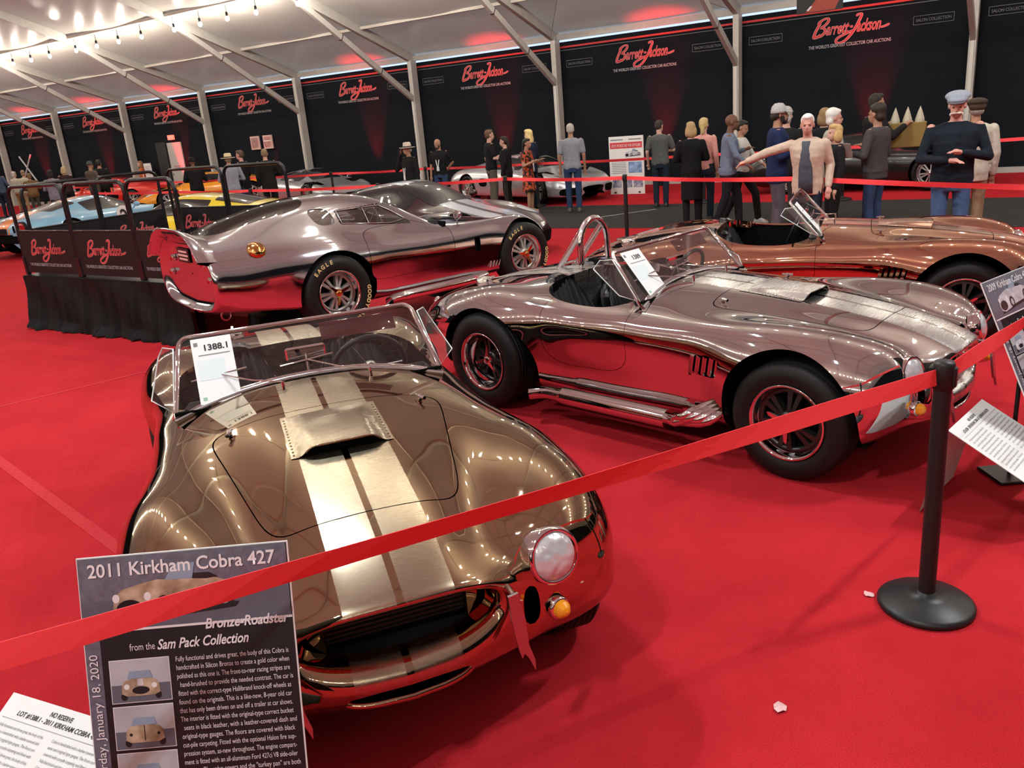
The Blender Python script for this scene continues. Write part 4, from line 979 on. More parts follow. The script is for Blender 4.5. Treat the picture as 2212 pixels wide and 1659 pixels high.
    for sg in (1, -1):
        for (y, z) in ((.40, .76), (.50, .62)):
            l = MB(); l.lathe([(.032, 0), (.032, .03), (.026, .036)], 18, frame((-2.165, y * sg, z), (0, -1, 0), (0, 0, 1))); o = l.build('tail_lamp', M_CHROME, r)
            l = MB(); l.lathe([(.026, .034), (.015, .046), (0, .05)], 14, frame((-2.165, y * sg, z), (0, -1, 0), (0, 0, 1))); l.build('lens', M_REDLENS, o)
    pl = MB(); pl.bbox((-2.172, .12, .80), (.006, .30, .13), .002); pl.build('number_plate', mat('plate_black', (.03, .012, .012), rough=.4), r)
    for q in range(3):
        m_ = MB(); m_.box((-2.1765, .12, .765 + q * .034), (.002, .22 if q != 1 else .26, .018)); m_.build('plate_line', mat('plate_print', (.8, .5, .46), rough=.6), r)
    # inside
    b_ = MB(); b_.box((-.45, 0, .33), (1.3, 1.2, .03)); b_.box((-1.15, 0, .6), (.03, 1.15, .55)); b_.box((.25, 0, .55), (.03, 1.2, .5)); b_.box((-.4, .62, .5), (1.3, .02, .4)); b_.box((-.4, -.62, .5), (1.3, .02, .4)); b_.box((-1.65, 0, .62), (.95, .9, .03)); b_.build('cabin_tub', M_CARPETBLK, r)
    b_ = MB(); b_.bbox((.16, 0, .76), (.16, 1.1, .12), .04); b_.build('dashboard', M_BLACK, r)
    for sg in (1, -1): make_seat(r, (-.62, .3 * sg, .34), M_LEATHER)
    sw = bpy.data.objects.new('steering_wheel', None); link(sw, r); sw.location = (-.12, .3, .78); sw.rotation_euler = (0, math.radians(-70), 0); sw.empty_display_size = .05
    b_ = MB(); b_.tube([(.18 * math.cos(a * math.pi / 14), .18 * math.sin(a * math.pi / 14), 0) for a in range(28)], .013, 8, closed=True); b_.build('rim', M_LEATHER, sw)
    b_ = MB()
    for q in range(3): a = math.radians(90 + 120 * q); b_.tube([(0, 0, 0), (.17 * math.cos(a), .17 * math.sin(a), 0)], .009, 6)
    b_.build('spokes', M_STEEL, sw)
    for sg in (1, -1):
        for y0 in (-.5, .5): pass
        b_ = MB(); b_.tube([(-1.0, .5 * sg, .4), (-.95, .5 * sg, .95), (-.9, .38 * sg, 1.1), (-.9, 0, 1.12)], .02, 8); b_.build('roll_cage', M_STEEL, r)
    b_ = MB(); b_.box((0, 0, .21), (2.6, 1.2, .03)); b_.box((-1.6, 0, .34), (1.0, .8, .03)); b_.build('underbody', M_DARK, r)
    for xc in (1.143, -1.143):
        for sg in (-1, 1):
            b_ = MB(); b_.lathe([(0, 0), (.39, 0), (.375, .27)], 24, trans(xc, .44 * sg, .345) @ rotm('X', math.radians(-90 * sg)), *((math.pi, 2 * math.pi) if sg > 0 else (0, math.pi))); b_.build('wheel_well', M_DARK, r)
    b_ = MB(); b_.box((1.6, 0, .42), (.02, .5, .12)); b_.build('mouth_back', M_DARK, r)
    lt = [('EAGLE', math.radians(118), 1.05), ('GOODYEAR', math.radians(-28), 1.0)]
    for sg in (-1, 1):
        make_wheel(r, (1.143, .69 * sg, .335), sg, .335, .22, centre=M_MAG, lip=M_CHROME, knock=M_GOLD, dish=.03, letters=lt if sg < 0 else None, spin=.5)
        make_wheel(r, (-1.143, .70 * sg, .345), sg, .345, .29, centre=M_MAG, lip=M_CHROME, knock=M_GOLD, dish=.06, letters=lt if sg < 0 else None, spin=.2)
    # towing eyes under the tail
    for y in (-.35, .30):
        b_ = MB(); b_.tube([(-2.05 + .045 * math.cos(a * math.pi / 6), y, .27 + .045 * math.sin(a * math.pi / 6)) for a in range(12)], .009, 6, closed=True); b_.build('tow_eye', M_STEEL, r)
    return r
# ------------------------------------------------------------------ the four polished cars
BRONZE = polished('polished_bronze', (.50, .395, .262)); BROB = brushed('brushed_bronze', (.50, .43, .31), .26)
SILVER = polished('polished_aluminium', (.76, .77, .77)); SILB = brushed('brushed_aluminium', (.62, .63, .62), .27)
COPPER = polished('polished_copper', (.80, .46, .32)); COPB = brushed('brushed_copper', (.80, .55, .42), .24)
COUPE = polished('hand_polished_aluminium', (.70, .74, .78), .09, .12)
CAR_B = make_cobra('roadster', 'polished bronze roadster with brushed stripes facing the belt barrier', (-.980, 3.880, 0), math.radians(-71.03), BRONZE, BROB, letters=[('MICKEY', math.radians(205), 1.0), ('THOMPSON', math.radians(300), 1.0)])
CAR_S = make_cobra('roadster', 'mirror-polished silver roadster with side pipes and a chrome roll hoop', (1.155, 5.492, 0), math.radians(-45.63), SILVER, SILB, hoop=True)
CAR_C = make_cobra('roadster', 'polished copper roadster behind the silver one', (2.733, 7.376, 0), math.radians(-24.07), COPPER, COPB)
make_daytona('polished aluminium fastback racing coupe with yellow-lettered tyres', (-1.11, 8.90, .24), math.radians(38.0), COUPE)
# ------------------------------------------------------------------ retractable-belt barriers
M_POST = mat('black_powder_coat', (.012, .012, .013), rough=.42, spec=.45, bump=(200, .1, .001))
M_BELT = mat('red_belt_webbing', (.92, .055, .065), rough=.55, spec=.3, bump=(160, .15, .001))
def stanchion(x, y, label, group, h=1.02):
    r = thing('barrier_post', label, 'barrier post', (x, y, .006 if 4.2 < (Vector((x, y, 0)) - C0).dot(NV) < 7.9 else 0), random.random() * 6, group)
    b = MB(); b.lathe([(0, 0), (.172, 0), (.178, .006), (.178, .020), (.165, .030), (.08, .052), (.036, .060), (.034, .07), (0, .07)], 40); b.build('base', M_POST, r)
    b = MB(); b.tube([(0, 0, .05), (0, 0, h - .11)], .0315, 20); b.build('post', M_POST, r)
    b = MB(); b.lathe([(.0315, h - .11), (.037, h - .105), (.037, h - .015), (.032, h - .004), (0, h)], 20); b.bbox((0, .037, h - .06), (.055, .02, .075), .004); b.bbox((0, -.037, h - .06), (.03, .015, .075), .004); b.build('belt_cassette', M_POST, r)
    return r
def belt(A, B, label, group, z=.962, w=.056, sag=.02):
    A = Vector((*A, z)); B = Vector((*B, z)); d = (B - A); L = d.length; d.normalize(); A = A + d * .04; B = B - d * .04; n = Vector((-d.y, d.x, 0)) * .0012
    o = A.copy(); V = []; F = []; m = 24
    for k in range(m + 1):
        t = k / m; p = A * (1 - t) + B * t - Vector((0, 0, sag * 4 * t * (1 - t))) - o; u = Vector((0, 0, w / 2)) + n * (8 * math.sin(t * 9))
        V += [p + u + n, p - u + n, p - u - n, p + u - n]
    for k in range(m):
        for q in range(4): F.append((4 * k + q, 4 * k + (q + 1) % 4, 4 * k + 4 + (q + 1) % 4, 4 * k + 4 + q))
    b = MB(); b.add(V, F, False); ob = b.build('barrier_belt', M_BELT); ob.location = o; tag(ob, label, 'barrier belt', group); return ob
P_F = [(-1.95, 1.21), (1.563, 2.83), (3.25, 4.36)]
stanchion(*P_F[0], 'black barrier post holding the end of the belt before the bronze roadster', None)
stanchion(*P_F[1], 'black barrier post on a domed round base beside the polished silver roadster', None)
stanchion(*P_F[2], 'black barrier post beyond the silver roadster nose display sign', None)
belt(P_F[0], P_F[1], 'long red belt stretched in front of the bronze roadster', None, w=.058, sag=.012)
belt(P_F[1], P_F[2], 'red belt passing in front of the silver roadster display sign', None, w=.058, sag=.008)
P_B = [(-11.3, 24.2), (-7.75, 20.9), (-5.3, 18.6), (-2.25, 16.45), (.20, 15.28), (2.02, 13.15), (3.83, 10.60), (5.6, 6.9)]
for p in P_B: stanchion(*p, 'black barrier post along the walkway edge behind the polished cars', 'barrier posts along the near edge of the walkway')
for a, c in zip(P_B, P_B[1:]): belt(a, c, 'red belt along the walkway edge behind the polished cars', 'red belts along the near edge of the walkway')
P_C = [tuple(T(s, d).xy) for s, d in ((6.5, 4.25), (10.5, 4.25), (13.1, 4.25), (16.6, 4.2), (20.0, 4.1), (23.3, 4.1), (26.75, 4.38), (30.7, 4.3), (33.4, 4.3), (36.7, 4.3), (40.0, 4.3))]
for p in P_C: stanchion(*p, 'black barrier post on the far side of the walkway before the wall cars', 'barrier posts along the far edge of the walkway')
for a, c in zip(P_C, P_C[1:]): belt(a, c, 'red belt on the far side of the walkway before the wall cars', 'red belts along the far edge of the walkway')

# ------------------------------------------------------------------ skirted stage with guard rails
M_SKIRT = mat('black_skirt_cloth', (.006, .006, .0065), rough=.6, spec=.2, bump=(14, .5, .01))
M_RAIL = mat('black_gloss_tube', (.012, .012, .013), rough=.2, spec=.5)
M_BOARD = mat('dark_board', (.010, .008, .009), rough=.45, spec=.3)
SG = (26.3, 29.55, 13.6, 15.85)
st = thing('stage_platform', 'raised platform skirted in black pleated cloth beside the silver coupe', 'stage', T((SG[0] + SG[1]) / 2, (SG[2] + SG[3]) / 2), 0)
Mi = Matrix.Translation(-st.location)
b = MB(); tbox(b, SG[0], SG[1], SG[2], SG[3], .58, .65); b.v = [tuple(Mi @ Vector(p)) for p in b.v]; b.build('deck', M_BOARD, st)
for s in (SG[0] + .15, (SG[0] + SG[1]) / 2, SG[1] - .15):
    for d in (SG[2] + .15, SG[3] - .15):
        b = MB(); tbox(b, s - .03, s + .03, d - .03, d + .03, 0, .58); b.v = [tuple(Mi @ Vector(p)) for p in b.v]; b.build('leg', M_RAIL, st)
def drape(pts, out):
    V = []; F = []; n = 0; path = []
    for (a, c) in zip(pts, pts[1:]):
        L = (Vector(c) - Vector(a)).length; m = int(L / .022)
        for k in range(m): path.append((Vector(a).lerp(Vector(c), k / m), (Vector(c) - Vector(a)).normalized()))
    rows = 14
    for i, (p, t) in enumerate(path):
        nr = Vector((t.y, -t.x)) * out; ph = i * .022
        for j in range(rows + 1):
            z = 1 - j / rows; w = (math.sin(ph * 46 + 1.3 * math.sin(ph * 7)) * .5 + math.sin(ph * 23 + 2 * math.sin(ph * 3.1)) * .6) * (.006 + .028 * (1 - z)) + .012 * math.sin(ph * 5 + 6 * z)
            flare = .02 + .05 * (1 - z) ** 2 + (.06 * (.5 + .5 * math.sin(ph * 9)) if j >= rows - 1 else 0)
            q = p + nr * (flare + w) + t * (.02 * (1 - z) * math.sin(ph * 13)); zz = .645 * z + (.012 + .012 * math.sin(ph * 17) if j == rows else 0)
            V.append(Mi @ T(q.x, q.y, max(zz, .004)))
    k = rows + 1
    for i in range(len(path) - 1):
        for j in range(rows): a = i * k + j; F.append((a, a + 1, a + k + 1, a + k))
    b = MB(); b.add(V, F, True); b.build('skirt', M_SKIRT, st)
drape([(SG[0], SG[2]), (SG[0], SG[3])], -1); drape([(SG[0], SG[3]), (SG[1], SG[3])], -1)
def guard_rail(s, d, along, label, wdt=1.16, face=1):
    """along: 's' or 'd'; the board with the logo faces outward"""
    X = WV if along == 's' else -NV * 1.0
    r = thing('guard_rail', label, 'guard rail', T(s, d, .65), 0, 'guard rails around the stage')
    M = frame((0, 0, 0), X, Vector((0, 0, 1))); hw = wdt / 2; pts = [(-hw, .0)]
    R = .12
    pts += [(-hw + R - R * math.cos(a * math.pi / 12), 1.05 - R + R * math.sin(a * math.pi / 12)) for a in range(7)] + [(hw - R + R * math.sin(a * math.pi / 12), 1.05 - R + R * math.cos(a * math.pi / 12)) for a in range(7)] + [(hw, .0)]
    b = MB(); b.tube([M @ Vector((x, y, 0)) for x, y in pts], .021, 10); b.build('tube_frame', M_RAIL, r)
    for x in (-hw, hw): b = MB(); b.bbox(M @ Vector((x, .115, 0)), (.05, .05, .22), .006, M.to_3x3() @ Matrix.Rotation(-math.pi / 2, 3, 'X')); b.build('socket', M_RAIL, r)
    b = MB(); b.add([M @ Vector((x, y, z)) for z in (-.012, .012) for x, y in ((-hw + .02, .03), (hw - .02, .03), (hw - .02, .52), (-hw + .02, .52))], [(3, 2, 1, 0), (4, 5, 6, 7), (0, 1, 5, 4), (1, 2, 6, 5), (2, 3, 7, 6), (3, 0, 4, 7)]); b.build('board', M_BOARD, r)
    b = MB(); b.tube([M @ Vector((-hw, .53, 0)), M @ Vector((hw, .53, 0))], .012, 6); b.build('board_rail', M_RAIL, r)
    for sd in (1, -1):
        Ml = M @ (trans(0, .30, .0135) if sd > 0 else rotm('Y', math.pi) @ trans(0, .30, .0135))
        logo(r, Ml, .74 * wdt / 1.16)
        text_obj('tagline_lettering', "The World's Greatest Collector Car Auctions".upper(), M_GREYTXT, r, Ml @ trans(0, -.185, .002), .05, 'CENTER', width=.90 * wdt / 1.16)
    return r
lab = 'black tube guard rail with logo board at the %s of the stage'
for s, w, wh in ((26.9, 1.16, 'front corner'), (28.1, 1.16, 'front middle'), (29.12, .82, 'coupe end')): guard_rail(s, SG[3] - .06, 's', lab % wh, w)
for d, wh in ((15.2, 'side, near front,'), (14.25, 'side, near rear,')): guard_rail(SG[0] + .06, d, 'd', lab % wh, .92)
for s, wh in ((26.98, 'rear corner'), (28.2, 'rear middle')): guard_rail(s, SG[2] + .06, 's', lab % wh, 1.16)
# black supports under the raised coupe
cA = math.radians(38.0)
for cx_, cy_, wh in ((1.143, .70, 'front left'), (1.143, -.70, 'front right'), (-1.143, .70, 'rear left'), (-1.143, -.70, 'rear right')):
    x = -1.11 + math.cos(cA) * cx_ - math.sin(cA) * cy_; y = 8.90 + math.sin(cA) * cx_ + math.cos(cA) * cy_
    r = thing('wheel_stand', 'black wheel stand under the raised %s tyre of the silver coupe' % wh, 'wheel stand', (x, y, 0), cA, 'wheel stands under the silver coupe')
    b = MB(); b.prism([(-.30, .0), (.30, .0), (.26, .235), (-.26, .235)], -.15, .15, frame((0, 0, 0), (1, 0, 0), (0, 0, 1))); b.build('block', M_BLACK, r)
    b = MB()
    for q in (-.2, 0, .2): b.bbox((q, 0, .2375), (.12, .28, .005), .001)
    b.build('grip_pad', M_POST, r)

# ------------------------------------------------------------------ display boards and lot cards
M_PAPER = mat('white_paper', (.80, .80, .79), rough=.55, spec=.3)
M_INK = mat('black_ink', (.02, .02, .022), rough=.6)
M_GINK = mat('grey_ink', (.22, .22, .23), rough=.6)
M_PBLK = mat('poster_black', (.012, .012, .016), rough=.32, spec=.5)
M_SLATE = mat('poster_slate', (.11, .11, .15), rough=.35, spec=.45, noise=(55, (.16, .16, .21), .2))
M_ROADP = mat('poster_road', (.10, .11, .15), rough=.35, noise=(20, (.13, .135, .17), .3))
M_PWHITE = mat('poster_white', (.78, .78, .80), rough=.4)
M_PBRONZE = mat('poster_bronze', (.16, .10, .05), rough=.35, noise=(22, (.62, .50, .36), .22))
M_PSILV = mat('poster_silver', (.30, .31, .35), rough=.35, noise=(22, (.75, .76, .80), .25))
M_PGLASS = mat('poster_glass', (.25, .33, .45), rough=.35)
M_PSKY = mat('poster_pale', (.50, .52, .56), rough=.35, noise=(10, (.35, .37, .42), .3))
def flat(parent, name, M, pts, m, z=0.0):
    b = MB(); b.add([M @ Vector((x, y, z)) for x, y in pts], [tuple(range(len(pts)))]); return b.build(name, m, parent)
def rect(x0, y0, x1, y1): return [(x0, y0), (x1, y0), (x1, y1), (x0, y1)]
def ell(cx, cy_, rx, ry, n=16): return [(cx + rx * math.cos(2 * math.pi * k / n), cy_ + ry * math.sin(2 * math.pi * k / n)) for k in range(n)]
def car_print(parent, M, x, y, w, paint, view):
    """small printed picture of a roadster, in flat shapes; view is 'three_quarter', 'front' or 'rear'"""
    S = lambda pts: [(x + px * w, y + py * w) for px, py in pts]
    if view == 'three_quarter':
        flat(parent, 'printed_shadow', M, S([(.02, .03), (.95, .10), (.98, .14), (.5, .12), (.05, .08)]), M_PBLK, .0030)
        flat(parent, 'printed_body', M, S([(.0, .16), (.02, .25), (.08, .30), (.22, .335), (.36, .36), (.50, .345), (.62, .355), (.72, .36), (.82, .335), (.93, .30), (.985, .24), (.97, .17), (.84, .13), (.5, .11), (.30, .07), (.12, .05), (.03, .08)]), paint, .0034)
        flat(parent, 'printed_mouth', M, S(ell(.13, .145, .105, .075)), M_PBLK, .0038)
        for px in (.02, .265): flat(parent, 'printed_lamp', M, S(ell(px + .01, .235, .028, .034)), M_PWHITE, .0040)
        for px, py in ((.40, .15), (.87, .18)):
            flat(parent, 'printed_tyre', M, S(ell(px, py, .075, .085)), M_PBLK, .0038); flat(parent, 'printed_rim', M, S(ell(px, py, .042, .05)), M_PSKY, .0042)
        flat(parent, 'printed_screen', M, S([(.42, .35), (.49, .47), (.66, .47), (.63, .345)]), M_PGLASS, .0038)
        flat(parent, 'printed_cockpit', M, S([(.63, .345), (.64, .385), (.76, .385), (.83, .345), (.74, .335)]), M_PBLK, .0038)
    else:
        flat(parent, 'printed_body', M, S([(.08, .14), (.10, .34), (.17, .42), (.32, .46), (.68, .46), (.83, .42), (.90, .34), (.92, .14), (.80, .08), (.20, .08)]), paint, .0034)
        flat(parent, 'printed_screen', M, S([(.22, .46), (.28, .62), (.72, .62), (.78, .46)]), M_PGLASS, .0036)
        for px in (.13, .87): flat(parent, 'printed_tyre', M, S(ell(px, .08, .07, .09)), M_PBLK, .0032)
        if view == 'front':
            flat(parent, 'printed_mouth', M, S(ell(.5, .20, .19, .085)), M_PBLK, .0038)
            for px in (.20, .80): flat(parent, 'printed_lamp', M, S(ell(px, .29, .06, .06)), M_PWHITE, .0040)
            flat(parent, 'printed_stripe', M, S([(.43, .30), (.57, .30), (.56, .45), (.44, .45)]), M_PSILV, .0038)
        else:
            for px in (.2, .8): flat(parent, 'printed_lamp', M, S(ell(px, .26, .035, .035)), M_PBLK, .0038)
            flat(parent, 'printed_stripe', M, S([(.49, .12), (.51, .12), (.51, .45), (.49, .45)]), M_PBLK, .0038)
def display_poster(label, TL, right, down, Wd, Hd, title, sub, paint, lines):
    """board on a wire easel; local XY with origin at the top left corner, Y up"""
    X = Vector(right).normalized(); Y = -Vector(down).normalized(); o = Vector(TL); foot = o + X * Wd / 2 - Y * Hd; foot.z = 0
    r = thing('display_poster', label, 'poster', foot, 0); M = frame(o - foot, X, Y); Z = M.to_3x3() @ Vector((0, 0, 1))
    b = MB(); b.add([M @ Vector((x, y, z)) for z in (-.006, 0) for x, y in rect(0, -Hd, Wd, 0)], [(3, 2, 1, 0), (4, 5, 6, 7), (0, 1, 5, 4), (1, 2, 6, 5), (2, 3, 7, 6), (3, 0, 4, 7)]); b.build('board', M_PAPER, r)
    b = MB(); b.add([M @ Vector((x, y, -.0065)) for x, y in rect(.002, -Hd + .002, Wd - .002, -.002)], [(3, 2, 1, 0)]); b.build('board_back', M_POST, r)
    flat(r, 'print_ground', M, rect(.003, -Hd + .003, Wd - .003, -.003), M_PBLK, .0010)
    flat(r, 'side_strip', M, rect(.003, -Hd + .003, .043, -.003), M_SLATE, .0016)
    ph = .185
    flat(r, 'photo_wall', M, rect(.003, -ph * .62, Wd - .005, -.003), M_SLATE, .0022); flat(r, 'photo_road', M, rect(.003, -ph - .005, Wd - .005, -ph * .62), M_ROADP, .0022)
    flat(r, 'photo_rule', M, rect(.003, -ph - .010, Wd - .003, -ph - .004), M_PWHITE, .0030)
    text_obj('title_lettering', title, M_PWHITE, r, M @ trans(.028, -.052, .0046), .048, width=Wd - .062, bold=.0008)
    car_print(r, M, .085, -.188, .33, paint, 'three_quarter')
    if sub: text_obj('name_lettering', sub, M_PWHITE, r, M @ trans(Wd - .015, -.205, .0046), .036, 'RIGHT', shear=.25, bold=.0009, width=.215)
    text_obj('collection_lettering', 'from the', M_PWHITE, r, M @ trans(.118, -.246, .0046), .026, width=.065)
    text_obj('collection_lettering', 'Sam Pack Collection', M_PWHITE, r, M @ trans(.188, -.248, .0046), .036, shear=.35, bold=.0007, width=.235)
    text_obj('date_lettering', 'Saturday, January 18, 2020', M_PWHITE, r, M @ trans(.034, -.60, .0046) @ rotm('Z', math.pi / 2), .031, width=.35)
    for k, vw in enumerate(('front', 'rear', 'front')):
        y1 = -.268 - k * .120; flat(r, 'photo_frame', M, rect(.060, y1 - .112, .215, y1), M_PWHITE, .0020)
        flat(r, 'photo_back', M, rect(.062, y1 - .065, .213, y1 - .002), M_PSKY, .0025); flat(r, 'photo_ground', M, rect(.062, y1 - .110, .213, y1 - .065), M_ROADP, .0025)
        car_print(r, M, .078, y1 - .104, .118, paint, vw)
    for k, t in enumerate(lines):
        text_obj('paragraph_lettering', t, M_PWHITE, r, M @ trans(.232 if k % 5 != 3 else .238, -.283 - k * .0222, .0046), .0185, width=(Wd - .25) * (.99 if len(t) > 44 else .95))
    # single mast behind the board on a flat foot
    b = MB(); p = M @ Vector((Wd / 2, -.34, -.030)); q = Vector((p.x, p.y, 0)); b.tube([q, Vector((p.x, p.y, p.z))], .011, 8); b.build('mast', M_POST, r)
    b = MB(); b.bbox((q.x, q.y, .008), (.22, .22, .016), .005); b.build('mast_foot', M_POST, r)
    return r
PARA = ['Fully functional and drives great, the body of this Cobra is', 'handcrafted in Silicon Bronze to create a gold color when', 'polished as this one is. The front-to-rear racing stripes are', 'hand-brushed to provide the needed contrast. The car is', 'fitted with the correct-type Hallibrand knock-off wheels as', 'found on the originals. This is a like-new, 8-year old car', 'that has only been driven on and off a trailer at car shows.', 'The interior is fitted with the original-type correct bucket', 'seats in black leather, with a leather-covered dash and', 'original-type gauges. The floors are covered with black', 'cut-pile carpeting. Fitted with the optional Halon fire sup-', 'pression system, as-new throughout. The engine compart-', 'ment is fitted with an all-aluminum Ford 427ci V8 side-oiler', 'engine. The valve covers and the "turkey pan" are both']
th = math.radians(17)
display_poster('black poster on an easel showing the bronze roadster, in front of that car', (-1.15, 1.91, 1.00), (1, 0, 0), (0, -math.sin(th), -math.cos(th)), .542, .80, '2011 Kirkham Cobra 427', 'Bronze-Roadster', M_PBRONZE, PARA)
th = math.radians(25); fdir = Vector((.60, -.80, 0))
display_poster('tilted black poster on an easel showing the silver roadster, at its nose', (2.26, 3.83, 1.05), (.80, .60, 0), fdir * math.sin(th) + Vector((0, 0, -math.cos(th))), .513, .77, '2009 Kirkham Cobra 427', '', M_PSILV, PARA[:7])
def lot_card(label, A, right, fwd, dz, Wd, title, lines):
    """white card on a low folded stand; A is its upper left corner"""
    X = Vector(right).normalized(); f = Vector(fwd).normalized(); dn = (f * math.sqrt(max(0, 1 - dz * dz)) + Vector((0, 0, -dz))).normalized(); Hd = .42
    o = Vector(A); foot = o + X * Wd / 2 + dn * Hd / 2; foot.z = 0; r = thing('lot_card', label, 'sign', foot, 0); M = frame(o - foot, X, -dn)
    b = MB(); b.add([M @ Vector((x, y, z)) for z in (-.003, 0) for x, y in rect(0, -Hd, Wd, 0)], [(3, 2, 1, 0), (4, 5, 6, 7), (0, 1, 5, 4), (1, 2, 6, 5), (2, 3, 7, 6), (3, 0, 4, 7)]); b.build('card', M_PAPER, r)
    for k, t in enumerate(title): text_obj('title_lettering', t, M_INK, r, M @ trans(Wd / 2, -.035 - k * .024, .001), .021, 'CENTER', shear=.2, width=(.10 if k == 0 else Wd * .72), bold=.0004)
    flat(r, 'rule', M, rect(.02, -.075, Wd - .02, -.0735), M_GINK, .001)
    for c in range(2):
        for k in range(lines):
            t = ['Fully functional and drives great, the body of this', 'Cobra is handcrafted with a leather-covered dash', 'seats and original type gauges. The floors are', 'covered with cut-pile carpeting and fitted with'][(k + c) % 4]
            text_obj('paragraph_lettering', t, M_GINK, r, M @ trans(.03 + c * (Wd / 2 - .01), -.10 - k * .0195, .001), .0135, shear=.15, width=Wd / 2 - .05)
    p0, p1 = o - foot, o + X * Wd - foot; b = MB(); back = -f * .10
    b.add([p0 - Vector((0, 0, .004)), p1 - Vector((0, 0, .004)), Vector(((p1 + back).x, (p1 + back).y, .002)), Vector(((p0 + back).x, (p0 + back).y, .002))], [(0, 1, 2, 3)])
    q0, q1 = M @ Vector((0, -Hd, -.003)), M @ Vector((Wd, -Hd, -.003)); b.add([q0, q1, Vector((q1.x, q1.y, .002)) , Vector((q0.x, q0.y, .002))], [(0, 1, 2, 3)])
    b.build('folded_stand', M_PAPER, r); return r
lot_card('white lot card on a low stand before the bronze roadster poster', (-1.69, 2.29, .35), (.90, -.43, 0), (-.43, -.90, 0), .50, .50, ('NO RESERVE', 'LOT #1388.1 - 2011 KIRKHAM COBRA 427'), 12)
lot_card('white lot card on a low stand at the nose of the silver roadster', (1.98, 3.51, .45), (.71, .70, 0), (.69, -.72, 0), .48, .50, ('NO RESERVE', 'LOT #1389 - 2009 KIRKHAM COBRA 427 ALUMINUM ROADSTER'), 12)
# lot sheets leaning on the inside of the windscreens
def lot_sheet(car, label, ys, zs, num, tilt=0.0):
    def sp(y, z, o=.018): return Vector((.167 - (z - .82) * .263 / .301 + o, y, z))
    yaw = car.rotation_euler.z; R = Matrix.Rotation(yaw, 3, 'Z')
    A, B, Cc, D = (car.location + R @ sp(y, z) for y, z in ((ys[0], zs[1]), (ys[1], zs[1] + tilt), (ys[1], zs[0] + tilt), (ys[0], zs[0])))
    X = (B - A); wdt = X.length; Y = (A - D); h = Y.length; o = D.copy(); r = thing('lot_sheet', label, 'paper sheet', o, 0); M = frame((0, 0, 0), X, Y)
    b = MB(); b.add([M @ Vector((x, y, z)) for z in (0, .0008) for x, y in rect(0, 0, wdt, h)], [(3, 2, 1, 0), (4, 5, 6, 7), (0, 1, 5, 4), (1, 2, 6, 5), (2, 3, 7, 6), (3, 0, 4, 7)]); b.build('sheet', mat('bright_paper', (.92, .93, .94), rough=.5), r)
    if num: text_obj('number_lettering', num, M_INK, r, M @ trans(wdt * .60, h * .80, .002), h * .13, 'CENTER', bold=.0012)
    flat(r, 'printed_line', M, rect(wdt * .14, h * .725, wdt * .92, h * .74), M_GINK, .0015)
    flat(r, 'panel', M, rect(wdt * .08, h * .35, wdt * .75, h * .66), mat('pale_blue_print', (.80, .88, .92), rough=.5), .0015)
    flat(r, 'mark', M, rect(wdt * .06, h * .88, wdt * .16, h * .94), M_GINK, .0015); flat(r, 'foot_mark', M, rect(wdt * .08, h * .05, wdt * .18, h * .10), mat('green_print', (.35, .55, .40), rough=.5), .0015)
    return r
lot_sheet(CAR_B, 'white sheet numbered 1388.1 on the bronze roadster windscreen', (-.505, -.325), (.862, 1.118), '1388.1')
lot_sheet(CAR_S, 'white sheet numbered 1389 on the silver roadster windscreen', (-.50, -.30), (.862, 1.115), '1389')
lot_sheet(CAR_C, 'blank white sheet on the copper roadster windscreen', (-.50, -.30), (.862, 1.105), '')
# ------------------------------------------------------------------ free-standing and hung signs by the wall
r = thing('display_board', 'tall white display board with a red title band beside the pale silver supercar', 'sign', (3.22, 20.60, 0), 0); X = Vector((.75, -.50, 0)).normalized(); M = frame((-.45 * X.x, -.45 * X.y, 0), X, Vector((0, 0, 1)))
b = MB(); b.add([M @ Vector((x, y, z)) for z in (-.03, 0) for x, y in rect(0, 0, .90, 1.36)], [(3, 2, 1, 0), (4, 5, 6, 7), (0, 1, 5, 4), (1, 2, 6, 5), (2, 3, 7, 6), (3, 0, 4, 7)]); b.build('board', M_PAPER, r)
flat(r, 'title_band', M, rect(.03, 1.08, .87, 1.22), M_LOGO, .003); text_obj('title_lettering', '2015 PORSCHE 918 SPYDER', M_PWHITE, r, M @ trans(.45, 1.115, .006), .09, 'CENTER', shear=.2, width=.76)
flat(r, 'printed_line', M, rect(.05, 1.27, .38, 1.295), M_GINK, .003); flat(r, 'printed_line', M, rect(.52, 1.27, .85, 1.295), M_GINK, .003)
car_print(r, M, .42, .86, .42, M_PSILV, 'three_quarter'); flat(r, 'photo', M, rect(.50, .50, .85, .76), mat('blue_photo', (.05, .10, .25), rough=.4, noise=(9, (.4, .6, .9), .3)), .003)
for k, x in enumerate((.06, .34, .62)): flat(r, 'photo', M, rect(x, .16, x + .24, .36), mat('small_photo_%d' % k, (.05, .08, .2), rough=.4, noise=(14, (.55, .55, .6), .2)), .003)
for k in range(7): flat(r, 'printed_line', M, rect(.06, .74 - k * .04, .44, .752 - k * .04), M_GINK, .003)
flat(r, 'foot', M, rect(.1, .02, .16, .06), M_INK, .003); flat(r, 'foot', M, rect(.74, .02, .80, .06), M_INK, .003)
hp = T(33.3, 6.0, 3.55)
r = thing('hanging_sign', 'black hanging sign with a red panel under the roof', 'sign', hp, 0); M = frame((-.36 * WV.x, -.36 * WV.y, 0), WV, Vector((0, 0, 1)))
b = MB(); b.add([M @ Vector((x, y, z)) for z in (-.02, 0) for x, y in rect(0, -.34, .72, .5)], [(3, 2, 1, 0), (4, 5, 6, 7), (0, 1, 5, 4), (1, 2, 6, 5), (2, 3, 7, 6), (3, 0, 4, 7)]); b.build('panel', M_INK, r)
